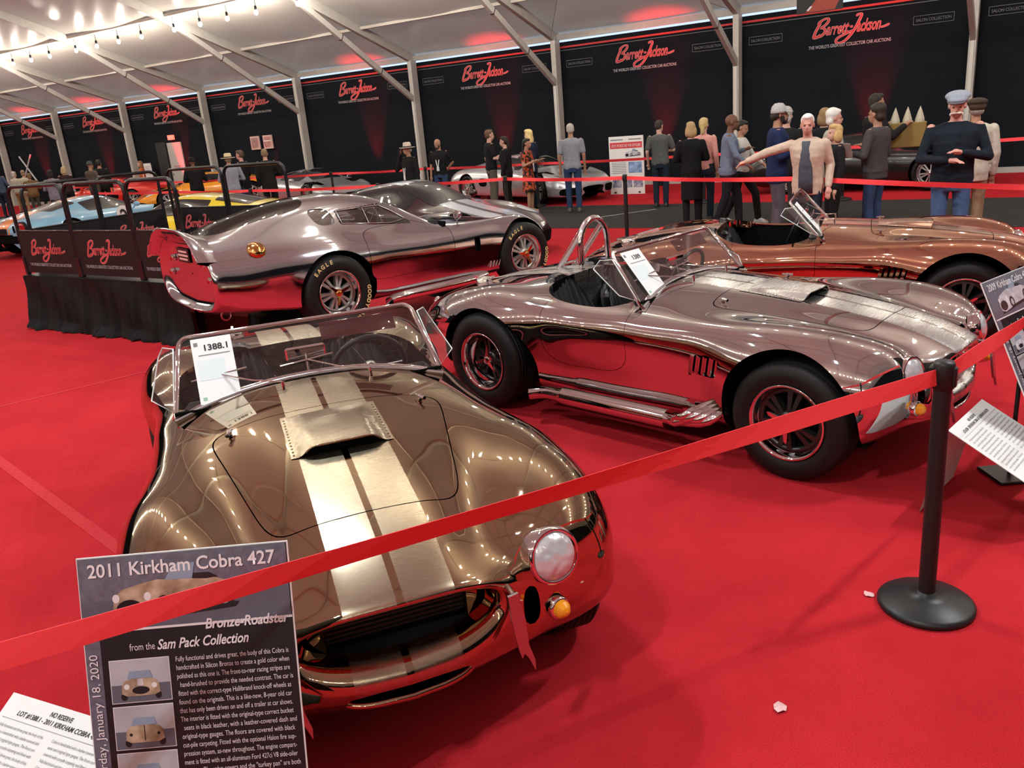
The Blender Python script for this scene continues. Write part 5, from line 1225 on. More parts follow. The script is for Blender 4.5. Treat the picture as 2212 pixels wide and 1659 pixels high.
flat(r, 'red_panel', M, [(.14, -.33), (.36, -.10), (.36, .45), (.71, .45), (.71, -.12), (.60, -.33)], mat('deep_red_print', (.35, .05, .03), rough=.3), .002); [flat(r, 'white_mark', M, q, M_PWHITE, .003) for q in ([(.10, -.12), (.16, -.02), (.20, -.02), (.14, -.13)], [(.17, -.08), (.24, .02), (.28, .02), (.21, -.09)], [(.25, -.05), (.32, .06), (.36, .05), (.29, -.06)], [(.16, -.30), (.22, -.24), (.25, -.25), (.19, -.31)])]
for x in (.06, .66): b = MB(); b.tube([M @ Vector((x, .5, 0)), M @ Vector((x, 2.2, 0))], .006, 5); b.build('hanger', M_STEEL, r)
# wall doors, notices and exit sign
def wall_rect(nm, label, cat, s0, s1, z0, z1, m, thick=.04, d=-.05):
    r = thing(nm, label, cat, T((s0 + s1) / 2, d, z0), 0); b = MB(); tbox(b, s0, s1, d - thick / 2, d + thick / 2, z0, z1); Mi2 = Matrix.Translation(-r.location); b.v = [tuple(Mi2 @ Vector(p)) for p in b.v]; b.build('panel', m, r); return r, frame(T(s0, d + thick / 2 + .004, z0) - r.location, WV, Vector((0, 0, 1)))
r, M = wall_rect('exit_door', 'pale grey exit door in the black banner wall', 'door', 7.22, 8.08, .0, 2.2, mat('pale_door', (.50, .49, .47), rough=.5), .05, -.04)
r.name = 'door_1'; [flat(r, 'notice_line', M, rect(.22, 1.22 + q * .07, .64, 1.255 + q * .07), mat('faded_red_print', (.55, .15, .12), rough=.6), 0) for q in range(2)]; b = MB(); b.bbox(M @ Vector((.10, 1.0, .02)), (.03, .03, .12), .004); b.build('handle', M_STEEL, r)
r, M = wall_rect('door_surround', 'dark surround beside the pale exit door', 'door frame', 6.55, 7.18, .0, 2.24, M_INK, .10, -.02)
r, M = wall_rect('exit_sign', 'small glowing red exit sign above the pale door', 'sign', 7.42, 7.78, 2.30, 2.48, mat('exit_sign_glow', (.9, .3, .25), rough=.4, emit=(1, .16, .10), estr=1.1), .06, .0); text_obj('lettering', 'EXIT', M_PWHITE, r, M @ trans(.18, .05, 0), .11, 'CENTER')
r, M = wall_rect('notice_board', 'white notice board standing left of the exit door', 'sign', 5.86, 6.32, .95, 1.50, M_PAPER, .03, .25)
for k in range(5): flat(r, 'printed_line', M, rect(.06, .40 - k * .07, .40, .42 - k * .07), M_GINK, 0)
b = MB(); b.tube([M @ Vector((.23, 0, -.02)), M @ Vector((.23, -.93, -.02))], .015, 6); b.build('stand', M_POST, r)
for s0, lb in ((12.11, 'framed red and white notice on the wall, barred with grey lines'), (12.78, 'framed white notice on the wall with a painted red reflection, split by one white bar')):
    r, M = wall_rect('framed_notice', lb, 'notice', s0, s0 + .46, 1.69, 2.15, mat('pink_white_frame', (.75, .50, .48), rough=.4), .05, -.03); flat(r, 'red_reflection', M, rect(.05, .05, .41, .41), mat('notice_red_reflection', (.45, .10, .09), rough=.4, noise=(5, (.6, .4, .38), .2)), .002)  # red reflection on the notice is put into the field colour
    for k in range(5 if s0 < 12.5 else 1): flat(r, 'bar', M, rect(.09 + k * .06, .1, .12 + k * .06, .38) if s0 < 12.5 else rect(.05, .25, .41, .29), mat('notice_grey', (.30, .26, .26), rough=.4) if s0 < 12.5 else M_PAPER, .004)
r = thing('crossed_poles', 'pair of white crossed bracing poles against the dark wall', 'poles', T(-2.8, .30), 0)
for (s0, z0, s1, z1) in ((-3.5, 1.0, -2.3, 2.25), (-2.2, 1.0, -3.3, 2.2)): b = MB(); b.tube([T(s0, .3, z0) - r.location, T(s1, .3, z1) - r.location], .035, 8); b.build('pole', mat('white_pole', (.55, .58, .60), rough=.4), r)
b = MB(); b.tube([T(-2.85, .3, 0) - r.location, T(-2.85, .3, 1.7) - r.location], .02, 8); b.build('upright', M_POST, r)
# tape, seams and scraps on the floor
def strip(nm, label, cat, A, B, w, m, h=.004):
    A = Vector((*A, 0)); B = Vector((*B, 0)); d = (B - A).normalized(); n = Vector((-d.y, d.x, 0)) * w / 2; b = MB(); b.add([p - A for p in (A + n, A - n, B - n, B + n)] + [p - A + Vector((0, 0, h)) for p in (A + n, A - n, B - n, B + n)], [(3, 2, 1, 0), (4, 5, 6, 7), (0, 1, 5, 4), (1, 2, 6, 5), (2, 3, 7, 6), (3, 0, 4, 7)]); o = b.build(nm, m); o.location = A; return tag(o, label, cat)
strip('aisle_tape', 'thin white tape line across the charcoal walkway carpet', 'tape', (1.75, 16.30), (3.2, 16.9), .045, mat('white_tape', (.45, .44, .42), rough=.5), .002).location.z = .0062
M_SEAM = mat('clear_seam_tape', (.50, .030, .040), rough=.8, spec=.2, noise=(30, (.44, .014, .02), .3))
strip('carpet_seam', 'shiny taped carpet seam left of the bronze roadster', 'tape', (-4.6, 6.45), (-1.95, 3.75), .07, M_SEAM, .003)
strip('carpet_seam', 'long carpet seam in front of the skirted stage', 'tape', (-5.4, 6.0), (-2.6, 8.2), .03, mat('seam_red', (.48, .018, .028), rough=.9), .003)
for (x, y, sz, lb) in ((.81, 2.32, .030, 'crumpled clear plastic scrap lying on the red carpet'), (1.385, 2.93, .026, 'small scrap of clear tape lying beside the domed post base')):
    b = MB(); rnd = random.Random(int(x * 100)); n = 9; V = [(sz * (.5 + .6 * rnd.random()) * math.cos(2 * math.pi * k / n), sz * (.5 + .6 * rnd.random()) * math.sin(2 * math.pi * k / n), .002 + .008 * rnd.random()) for k in range(n)] + [(0, 0, .014)]
    b.add(V, [(k, (k + 1) % n, n) for k in range(n)]); o = b.build('floor_scrap', mat('clear_scrap', (.75, .45, .45), rough=.2, spec=.8)); o.location = (x, y, .001); tag(o, lb, 'litter')
# ------------------------------------------------------------------ the other show cars
M_CARGLASS = mat('car_glass_dark', (.012, .014, .016), rough=.05, spec=.7, coat=.5)
M_LAMPCLR = mat('clear_headlamp', (.75, .78, .80), metal=.6, rough=.12, coat=.6)
def paintm(name, col, metal=0.0, rough=.28, coat=1.0): return mat(name, col, metal=metal, rough=rough, coat=coat, spec=.5)
def show_car(name, label, loc, yaw, paint, L=4.5, W=1.95, H=1.12, wb=2.65, xo=0.0, R=.34, top=None, belt=None, glass=None, stripes=None, lamps='front', stripe_m=None, wing=False, rim=None, gaps=(-.20,), intake=True, cut_sides=None):
    """x is given as a share of half the length, +1 is the nose; top and belt are profile points (x, z)"""
    r = thing(name, label, 'car', loc, yaw); h = L / 2
    top = top or [(-1, .66), (-.9, .80), (-.6, .93), (-.3, 1.06), (-.02, 1.12), (.16, 1.06), (.40, .80), (.6, .70), (.85, .60), (1, .46)]
    belt = belt or [(-1, .62), (-.8, .78), (-.5, .80), (-.1, .76), (.3, .74), (.6, .72), (.85, .58), (1, .44)]
    kz = H / max(z for _, z in top)
    tz = lambda x: np.interp(x, [a for a, _ in top], [z * kz for _, z in top]); bz = lambda x: np.interp(x, [a for a, _ in belt], [z * kz for _, z in belt])
    wz = lambda x: W / 2 * np.interp(x, [-1, -.9, -.6, -.1, .3, .6, .85, 1], [.84, .95, 1.0, .965, .95, .99, .90, .70])
    st = []
    for x in [1, .97, .92, .85, .75, .62, .5, .4, .3, .2, .1, 0, -.1, -.2, -.3, -.42, -.55, -.68, -.8, -.9, -.97, -1]:
        zt, zb, w = float(tz(x)), float(bz(x)), float(wz(x)); gh = max(0, zt - zb); wr = w * (.62 - .10 * min(1, gh / .3)); X = x * h
        zb = min(zb, zt + .05); edge = .05 * min(1, gh / .2)
        st.append([(X, 0, zt), (X, wr * .55, zt - .012), (X, wr, zt - .02 - edge), (X, w * (.80 if gh > .05 else .82), max(zb + .01, min(zt - .01, zb + .02))), (X, w * .93, zb - .035), (X, w, zb * .66), (X, w * .985, .33), (X, w * .95, .19), (X, w * .6, .14)])
    f0 = st[0]; st.insert(0, [(h + .03, y * .9, .30 + (z - .30) * .75) for _, y, z in f0]); st.insert(0, [(h + .035, y * .5, .32 + (z - .32) * .3) for _, y, z in f0])
    r0 = st[-1]; st.append([(-h - .02, y * .93, .45 + (z - .45) * .8) for _, y, z in r0]); st.append([(-h - .015, y * .4, .48 + (z - .48) * .3) for _, y, z in r0])
    full = Shell.loft(st, nu=110, nv=34, su=1.8, sv=1.2); b = full; xa = (wb / 2 + xo, -wb / 2 + xo)
    for x in xa: b = b.cut(arch_f(x, R + .01, R + .045), 1).flange(lambda P, N: np.stack([P[:, 0] * 0, -np.sign(P[:, 1]) * .03, 0 * P[:, 0]], 1))
    b.build('body_shell', paint, r)
    gx = glass or dict(ws=(.40, .08), side=(.26, -.30), rear=(-.32, -.62))
    def gf(x0, x1, lo, hi, side):
        def f(x, y, z):
            u = x / h; a, c = max(x0, x1), min(x0, x1)
            q = np.maximum((u - a) * h, (c - u) * h)
            zz = np.maximum(bz(u) + lo - z, z - (tz(u) - hi)) if side else bz(u) + lo - z
            wr = wz(u) * .50; q = np.maximum(q, zz); q = np.maximum(q, (wr * .98 - np.abs(y)) if side else (np.abs(y) - wr * .98)); return q
        return f
    full.cut(gf(*gx['ws'], .02, 0, False), -1).moved(.004).build('windscreen', M_CARGLASS, r)
    if gx.get('rear'): full.cut(gf(*gx['rear'], .05, 0, False), -1).moved(.004).build('rear_window', M_CARGLASS, r)
    sd = full.cut(gf(*gx['side'], .03, .055, True), -1)
    for sg in (1, -1): sd.cut(lambda x, y, z: y, sg).moved(.004).build('side_window', M_CARGLASS, r)
    if stripes:
        for (y0, y1, m) in stripes:
            full.cut(lambda x, y, z: np.maximum(np.maximum(y0 - y, y - y1), .38 - z), -1).moved(.003).build('stripe', m, r)
    for sg in (1, -1):
        if lamps in ('front', 'both'):
            hl = full.cut(lambda x, y, z: np.maximum((np.hypot((x - .80 * h) / .20, (np.abs(y) - W * .36) / .11) - 1) * .1, .4 - z), -1).cut(lambda x, y, z: y, sg).moved(.006); hl.build('headlight', M_LAMPCLR, r)
        if lamps in ('rear', 'both'):
            for q, y in enumerate((.62,)):
                M = frame((-h - .02, y * sg, .66 * kz), (0, -1, 0), (0, 0, 1)); l = MB(); l.lathe([(.13, -.05), (.13, .02), (.12, .03), (.11, .02)], 24, M); o = l.build('tail_lamp', M_BLACK, r); l = MB(); l.lathe([(.11, .018), (.06, .03), (.055, .03), (.05, .02), (0, .03)], 24, M); l.build('lens', M_REDLENS, o)
        p, n = full.near((.22 * h, wz(.22) * sg * .9, float(bz(.22)))); m = MB(); m.tube([p, p + Vector((.02, .06 * sg, .06))], .014, 6); m.sphere(p + Vector((.02, .13 * sg, .10)), (.05, .09, .055), 12, 8); m.build('door_mirror', paint, r)
        for g_ in gaps:
            pass
    if intake and lamps != 'rear':
        for y in (-W * .30, 0, W * .30):
            wd_ = .22 if y else .30; it = full.cut(lambda x, yy, z: np.maximum(((np.abs((yy - y) / wd_) ** 4 + np.abs((z - .29) / .085) ** 4) ** .25 - 1) * .1, h * .80 - x), -1).moved(.005)
            if len(it.F): it.build('front_intake', M_DARK, r)
    if lamps == 'rear':
        m = MB(); m.bbox((-h - .025, 0, .42), (.02, .9, .16), .01); m.build('rear_grille', M_DARK, r); m = MB(); m.bbox((-h - .03, 0, .60), (.02, .34, .12), .01); m.build('plate', M_BLACK, r)
        for sg in (1, -1): m = MB(); m.bbox((-h - .02, .38 * sg, .64), (.02, .06, .15), .01); m.build('vent', M_DARK, r)
    sv = full.cut(lambda x, y, z: np.maximum(((np.abs((x + .28 * h) / .16) ** 4 + np.abs((z - .52) / .10) ** 4) ** .25 - 1) * .1, W * .3 - np.abs(y)), -1).moved(.004)
    for sg in (1, -1): sv.cut(lambda x, y, z: y, sg).build('side_intake', M_DARK, r)
    if wing:
        m = MB(); m.bbox((-h + .12, 0, float(tz(-.95)) + .20), (.26, W * .8, .03), .012); m.build('rear_wing', paint, r); 
        for y in (-.5, .5): m = MB(); m.bbox((-h + .14, y, float(tz(-.95)) + .09), (.14, .03, .2), .008); m.build('wing_strut', paint, r)
    m = MB(); m.box((0, 0, .16), (L * .86, W * .72, .03)); m.build('underbody', M_DARK, r)
    for x in xa:
        for sg in (-1, 1):
            m = MB(); m.lathe([(0, 0), (R + .04, 0), (R + .04, .24)], 18, trans(x, (W / 2 - .34) * sg, R) @ rotm('X', math.radians(-90 * sg)), *((math.pi, 2 * math.pi) if sg > 0 else (0, math.pi))); m.build('wheel_well', M_DARK, r)
            make_wheel(r, (x, (W / 2 - .16) * sg, R), sg, R, .25, rim=R * .70, centre=rim or M_MAG, lip=rim or M_STEEL, knock=M_STEEL, dish=.03)
    return r, full, h
def gap(): pass
PEARL = paintm('pearl_silver', (.50, .52, .56), metal=.55, rough=.3); LIQ = paintm('liquid_silver', (.62, .63, .66), metal=.55, rough=.28)
MAROON = paintm('dark_maroon', (.022, .006, .010)); BLACKP = paintm('gloss_black_paint', (.006, .006, .007)); SKY = paintm('sky_blue_paint', (.22, .47, .66)); ORSTR = paintm('orange_stripe', (.78, .20, .02)); YEL = paintm('yellow_paint', (.82, .60, .02)); ORA = paintm('orange_paint', (.90, .33, .01)); REDP = paintm('red_paint', (.70, .022, .010)); GSTR = paintm('grey_stripe', (.40, .42, .46))
p = T(17.45, 2.35); show_car('supercar', 'pale silver low supercar with a roof scoop by the wall', (p.x, p.y, 0), math.radians(-52), PEARL, 4.75, 1.99, 1.06, 2.70, wing=False)
o_ = MB(); 
show_car('supercar', 'silver open-topped supercar with a wide nose behind the floral dress', (.85, 21.40, 0), math.radians(-53), LIQ, 4.64, 1.94, 1.15, 2.73, glass=dict(ws=(.40, .08), side=(.26, -.30), rear=(-.32, -.62)))
show_car('sports_car', 'dark maroon sports car with two pale roof stripes behind the silver coupe', (-1.35, 13.45, 0), math.radians(-38), MAROON, 4.46, 1.92, 1.20, 2.51, stripes=[(.05, .34, GSTR), (-.34, -.05, GSTR)])
p = T(33.4, 2.2); show_car('supercar', 'gloss black low sports car by the wall behind the visitors', (p.x, p.y, 0), math.radians(-34), BLACKP, 4.6, 1.95, 1.16, 2.65)
SKYcar, skf, skh = show_car('supercar', 'light blue supercar with orange stripes and a number 2 roundel', (-9.6, 20.1, 0), math.radians(68), SKY, 4.64, 1.95, 1.12, 2.71, lamps='rear', stripes=[(-.16, .16, ORSTR), (-.24, -.20, ORSTR), (.20, .24, ORSTR)])
Mr = frame((.15, skf.side(.15, .62, -1) - .012, .58), (1, 0, 0), (0, .12, 1)); flat(SKYcar, 'roundel', Mr, ell(0, 0, .22, .24, 24), M_WHITE, 0); text_obj('number_lettering', '2', M_INK, SKYcar, Mr @ trans(0, -.17, .004), .46, 'CENTER', bold=.01)
show_car('supercar', 'yellow coupe behind the stage guard rails', (-5.75, 16.35, 0), math.radians(163), YEL, 4.8, 2.0, 1.14, 2.72, wing=False)
p = T(12.2, 2.3); show_car('supercar', 'orange supercar by the wall near the man in the straw hat', (p.x, p.y, 0), math.radians(205), ORA, 4.5, 1.93, 1.14, 2.67)
p = T(7.2, 2.6); rc, rf, rh = show_car('supercar', 'red supercar with its door raised at the far end of the row', (p.x, p.y, 0), math.radians(170), REDP, 4.7, 2.04, 1.15, 2.65)
dr = Shell(rf.V, rf.N, rf.F).cut(lambda x, y, z: np.maximum(np.maximum(np.abs(x - .1) - .55, .30 - z), .55 - y), -1)
for pv, ang in ((Vector((.62, .85, .75)), -58),):
    Mh = Matrix.Translation(pv) @ Matrix.Rotation(math.radians(ang), 4, 'Y') @ Matrix.Rotation(math.radians(18), 4, 'X') @ Matrix.Translation(-pv)
    V = np.array([Mh @ Vector(v) for v in dr.V]); N = np.array([Mh.to_3x3() @ Vector(v) for v in dr.N]); d2 = Shell(V, N, dr.F); d2.join(Shell(V - N * .05, -N, [f[::-1] for f in dr.F])).build('raised_door', REDP, rc)
# ------------------------------------------------------------------ visitors
SKIN = {'fair': (.62, .36, .27), 'tan': (.42, .22, .14), 'brown': (.16, .075, .045), 'pink': (.66, .33, .26)}
def cloth(name, col): return mat('cloth_' + name, col, rough=.85, spec=.15, noise=(18, tuple(min(1, c * 1.25 + .004) for c in col), .35), bump=(22, .35, .02))
def cap(b, a, c, ra, rc, seg=10):
    a, c = Vector(a), Vector(c); b.tube([a, c], [ra, rc], seg); b.sphere(a, ra, seg, 6); b.sphere(c, rc, seg, 6)
def stack(b, lev, seg=16):
    """levels of (x, y, z, rx, ry) joined into a closed body"""
    V = []; F = []
    for (x, y, z, rx, ry) in lev:
        for k in range(seg): a = 2 * math.pi * k / seg; V.append((x + rx * math.cos(a), y + ry * math.sin(a), z))
    n = len(lev)
    for i in range(n - 1):
        for k in range(seg): F.append((i * seg + k, i * seg + (k + 1) % seg, (i + 1) * seg + (k + 1) % seg, (i + 1) * seg + k))
    F += [tuple(range(seg))[::-1], tuple(range((n - 1) * seg, n * seg))]; b.add(V, F, True)
def fuse(b, vox, it=4):
    me = b.mesh('tmp'); o = bpy.data.objects.new('tmp', me)
    m = o.modifiers.new('r', 'REMESH'); m.mode = 'VOXEL'; m.voxel_size = vox; m.use_smooth_shade = True
    s = o.modifiers.new('s', 'SMOOTH'); s.factor = .5; s.iterations = it
    out = evaluated(o); bpy.data.meshes.remove(me); out.materials.clear(); return out
ARM = {  # elbow and wrist from the shoulder, for the left side (y outward)
    'down': ((-.02, .045, -.29), (.05, .05, -.55)), 'relax': ((-.05, .055, -.28), (.08, .06, -.51)), 'front': ((.04, .085, -.28), (.24, -.06, -.30)), 'pocket': ((-.06, .12, -.27), (.04, .03, -.50)),
    'cross': ((.07, .09, -.29), (.24, -.17, -.23)), 'cross2': ((.07, .09, -.29), (.25, -.15, -.30)), 'phone_ear': ((.14, .13, -.22), (.10, .00, .10)), 'hold': ((.02, .08, -.29), (.26, .00, -.20)),
    'point': ((.08, .27, -.08), (.12, .51, -.17)), 'swing_f': ((.12, .07, -.26), (.30, .04, -.40)), 'swing_b': ((-.14, .07, -.25), (-.14, .06, -.50)), 'back': ((-.12, .10, -.26), (-.16, -.06, -.42)), 'carry': ((.10, .10, -.22), (.30, .04, -.10)), 'clasp': ((.02, .09, -.28), (.26, -.12, -.27))}
def person(label, pos, yaw, h=1.75, wide=1.0, skin='fair', top=('grey', (.2, .2, .2)), sleeve='long', pants=('dark', (.02, .02, .025)), shoes=(.02, .02, .02), hair=None, hat=None, arms=('down', 'down'), step=0.0, lean=0.0, head=(0, 0), jacket=False, dress=None, skirt=None, beard=None, lanyard=False, collar=None, coat=0.0, vox=.012, belly=0.0, group=None, inner=None):
    k = h / 1.75; r = thing('person', label, 'person', (*pos, .006), math.radians(yaw), group); r.scale = (k, k * .5 + k * .5, k)
    U = trans(0, 0, .95) @ rotm('Y', math.radians(lean)) @ trans(0, 0, -.95)
    def up(p): return U @ Vector(p)
    hipL, hipR = (0, .095, .90), (0, -.095, .90); legs = []
    for sg, st in ((1, step), (-1, -step)):
        hip = Vector((0, .095 * sg, .90)); ank = Vector((st * .30, .10 * sg, .085 + (.03 if st < -.3 else 0))); kn = (hip + ank) / 2 + Vector((.03 + abs(st) * .06, .005 * sg, .04)); legs.append((hip, kn, ank))
    armj = []
    for sg, nm in ((1, arms[0]), (-1, arms[1])):
        e, w = ARM[nm]; sh = Vector((-.01, .185 * wide * sg, 1.42)); armj.append((up(sh), up(sh + Vector((e[0], e[1] * sg, e[2]))), up(sh + Vector((w[0], w[1] * sg, w[2])))))
    hc = up((.025, 0, 1.625)); HM = Matrix.Translation(hc) @ rotm('Z', math.radians(head[0])) @ rotm('Y', math.radians(head[1]))
    def hp(x, y, z): return HM @ Vector((x, y, z))
    def hs(b, c, rr, seg=12, ring=9):
        t = MB(); t.sphere((0, 0, 0), rr, seg, ring); M = HM @ trans(*c); b.add([M @ Vector(v) for v in t.v], t.f, True)
    def tors(b, g, z0=.88, z1=1.47, bl=0):
        lv = [(.0, 0, .84, .10, .145), (0, 0, .92, .118, .165), (.005 + bl * .3, 0, 1.02, .108 + bl * .6, .150 + bl * .35), (.01 + bl * .3, 0, 1.13, .110 + bl * .5, .150 + bl * .3), (.015, 0, 1.27, .122, .172), (.005, 0, 1.37, .112, .185), (-.005, 0, 1.43, .085, .165), (-.005, 0, 1.475, .055, .08)]
        lv = [q for q in lv if z0 - .05 <= q[2] <= z1 + .01]; t = MB(); stack(t, [(x, y, z, rx + g, ry * wide + g) for x, y, z, rx, ry in lv]); b.add([up(v) for v in t.v], t.f, True)
    # --- body: one continuous surface
    b = MB(); tors(b, -.012, bl=belly)
    cap(b, up((-.005, 0, 1.44)), hp(-.02, 0, -.07), .058, .052)
    hs(b, (-.012, 0, .035), (.095, .074, .092)); hs(b, (.022, 0, -.035), (.072, .058, .078)); hs(b, (.045, 0, -.075), (.038, .040, .034)); hs(b, (.095, 0, -.02), (.020, .013, .024), 8, 6); hs(b, (.088, 0, -.058), (.012, .024, .010), 8, 6)
    hs(b, (.083, 0, .022), (.012, .05, .010), 8, 6)
    for sg in (1, -1): hs(b, (-.005, .076 * sg, -.005), (.018, .010, .030), 8, 6)
    for (sh, el, wr) in armj:
        cap(b, sh, el, .047, .038); cap(b, el, wr, .038, .027); d = (wr - el).normalized(); sd = Vector((0, 0, 1)).cross(d); sd = sd.normalized() if sd.length > .1 else Vector((1, 0, 0)); nrm = d.cross(sd)
        pc = wr + d * .055; cap(b, wr + d * .015, pc + d * .015, .026, .030, 8)
        for q in range(4):
            o_ = sd * (.027 - .018 * q); ln = (.070, .082, .076, .058)[q]; a0 = pc + d * .025 + o_; m1 = a0 + d * ln * .55 - nrm * .008; cap(b, a0, m1, .0098, .009, 6); cap(b, m1, m1 + d * ln * .4 - nrm * .018, .009, .008, 6)
        cap(b, wr + d * .03 + sd * .022, wr + d * .075 + sd * .05, .011, .009, 6)
    for (hip, kn, ank) in legs: cap(b, hip, kn, .078, .052); cap(b, kn, ank, .052, .036); cap(b, ank - Vector((.01, 0, .03)), ank + Vector((.15, 0, -.05)), .036, .030, 8)
    me = fuse(b, vox); me.materials.append(mat('skin_' + skin, SKIN[skin], rough=.55, spec=.35)); mesh_obj('body', me, None, r)
    b = MB()
    for sg in (1, -1): hs(b, (.080, .032 * sg, .002), (.008, .012, .006), 8, 6)
    b.build('eyes', mat('eye_dark', (.02, .015, .012), rough=.3), r)
    # --- clothes
    tm = cloth(*top); b = MB()
    if dress:
        tors(b, .012, 1.0, 1.47); stack(b, [(0, 0, .52, .17, .24), (0, 0, .70, .15, .215), (0, 0, .92, .128, .18), (0, 0, 1.05, .115, .155)])
        for (sh, el, wr) in armj: cap(b, sh, sh.lerp(el, .55), .06, .058)
        me = fuse(b, vox); me.materials.append(dress); mesh_obj('dress', me, None, r)
    else:
        g = .022 if jacket else .012; tors(b, g, .84 if not coat else .9, 1.47, belly)
        if coat: stack(b, [(0, 0, .95 - coat, .135, .19), (0, 0, .95, .13, .18 * wide), (0, 0, 1.05, .125, .165 * wide)])
        elif jacket: stack(b, [(0, 0, .80, .125, .175 * wide), (0, 0, .95, .135 + belly * .5, .182 * wide)])
        else: stack(b, [(0, 0, .86, .118 + belly * .4, .168 * wide), (0, 0, .95, .128 + belly * .6, .172 * wide)])
        for (sh, el, wr) in armj:
            rr = .062 if jacket else .056
            if sleeve == 'long': cap(b, sh - Vector((0, 0, .02)), el, rr + .002, rr - .008); cap(b, el, wr + (el - wr).normalized() * .01, rr - .006, rr - .020)
            elif sleeve == 'short': cap(b, sh - Vector((0, 0, .02)), sh.lerp(el, .75), rr + .006, rr + .004)
            else: cap(b, sh, sh, rr, rr)
        me = fuse(b, vox); me.materials.append(tm); mesh_obj('jacket' if jacket else 'shirt', me, None, r)
    if inner:
        b = MB(); t = MB(); stack(t, [(.126 + belly * .5, 0, .84, .040, .085), (.128 + belly * .5, 0, 1.0, .040, .085), (.126 + belly * .5, 0, 1.15, .040, .08), (.124, 0, 1.3, .044, .065), (.075, 0, 1.45, .046, .05)]); b.add([up(v) for v in t.v], t.f, True); b.build('inner_shirt', cloth(*inner), r)
    if collar is not None:
        b = MB(); t = MB(); t.lathe([(.062, 1.43), (.068, 1.455), (.062, 1.475), (.056, 1.455)], 16); b.add([up(Vector((v[0] - .008, v[1] * 1.1, v[2]))) for v in t.v], t.f, True); b.build('collar', cloth('collar_%d' % int(collar[0] * 999), collar), r)
    if not dress or True:
        pm = cloth(*pants); b = MB()
        if dress is None:
            stack(b, [(0, 0, .80, .112, .158), (0, 0, .90, .125, .17 * max(1, wide * .97)), (0, 0, .99, .118 + belly * .4, .160 * max(1, wide * .97))])
            for (hip, kn, ank) in legs: cap(b, hip - Vector((0, 0, .03)), kn, .092, .070); cap(b, kn, ank + Vector((0, 0, .02)), .070, .060)
            me = fuse(b, vox); me.materials.append(pm); mesh_obj('trousers', me, None, r)
    for (hip, kn, ank) in legs:
        b = MB(); stack(b, [(ank.x + .05, ank.y, ank.z - .083, .135, .046), (ank.x + .052, ank.y, ank.z - .06, .137, .050), (ank.x + .035, ank.y, ank.z - .03, .11, .046), (ank.x - .0, ank.y, ank.z + .01, .055, .042)], 14); b.build('shoe', mat('shoe_%d_%d' % (int(shoes[0] * 255), int(shoes[2] * 255)), shoes, rough=.5), r)
    # --- hair, hats, extras
    if hair:
        style, hcol = hair; b = MB(); hm = mat('hair_%d_%d_%d' % tuple(int(c * 255) for c in hcol), hcol, rough=.6, spec=.3, noise=(60, tuple(min(1, c * 1.6 + .01) for c in hcol), .3))
        if style == 'fringe': hs(b, (-.06, 0, -.015), (.055, .076, .055)); hs(b, (-.025, .062, .0), (.05, .02, .04)); hs(b, (-.025, -.062, .0), (.05, .02, .04))
        else:
            hs(b, (-.028, 0, .052), (.094, .080, .084)); hs(b, (-.052, 0, .01), (.066, .076, .082))
            if style in ('short', 'full'): hs(b, (.03, 0, .095), (.055, .062, .035))
            if style == 'full': hs(b, (-.03, 0, .07), (.10, .09, .085)); hs(b, (-.06, 0, -.03), (.06, .08, .06))
            if style == 'bob': hs(b, (.02, 0, .09), (.07, .075, .045)); hs(b, (-.03, .07, -.04), (.07, .03, .085)); hs(b, (-.03, -.07, -.04), (.07, .03, .085)); hs(b, (-.065, 0, -.05), (.055, .085, .09))
            if style == 'long': hs(b, (.02, 0, .09), (.07, .075, .045)); hs(b, (-.065, 0, -.10), (.05, .095, .15)); hs(b, (-.075, .0, -.22), (.04, .085, .10)); hs(b, (-.02, .075, -.06), (.05, .025, .10)); hs(b, (-.02, -.075, -.06), (.05, .025, .10))
            if style == 'tail': hs(b, (.02, 0, .09), (.065, .07, .04)); hs(b, (-.10, 0, .02), (.035, .035, .035)); hs(b, (-.115, 0, -.07), (.028, .035, .09))
        me = fuse(b, min(vox, .011), 3); me.materials.append(hm); mesh_obj('hair', me, None, r)
    if beard:
        b = MB(); style, bc = beard
        if style == 'moustache': hs(b, (.092, .022, -.050), (.018, .030, .012)); hs(b, (.092, -.022, -.050), (.018, .030, .012)); hs(b, (.075, .05, -.066), (.014, .014, .020)); hs(b, (.075, -.05, -.066), (.014, .014, .020))
        else: hs(b, (.055, 0, -.082), (.042, .046, .036)); hs(b, (.03, .05, -.05), (.03, .016, .045)); hs(b, (.03, -.05, -.05), (.03, .016, .045)); hs(b, (.09, 0, -.052), (.014, .03, .010))
        me = fuse(b, .007, 2); me.materials.append(mat('beard_%d' % int(bc[0] * 255), bc, rough=.8)); mesh_obj('beard', me, None, r)
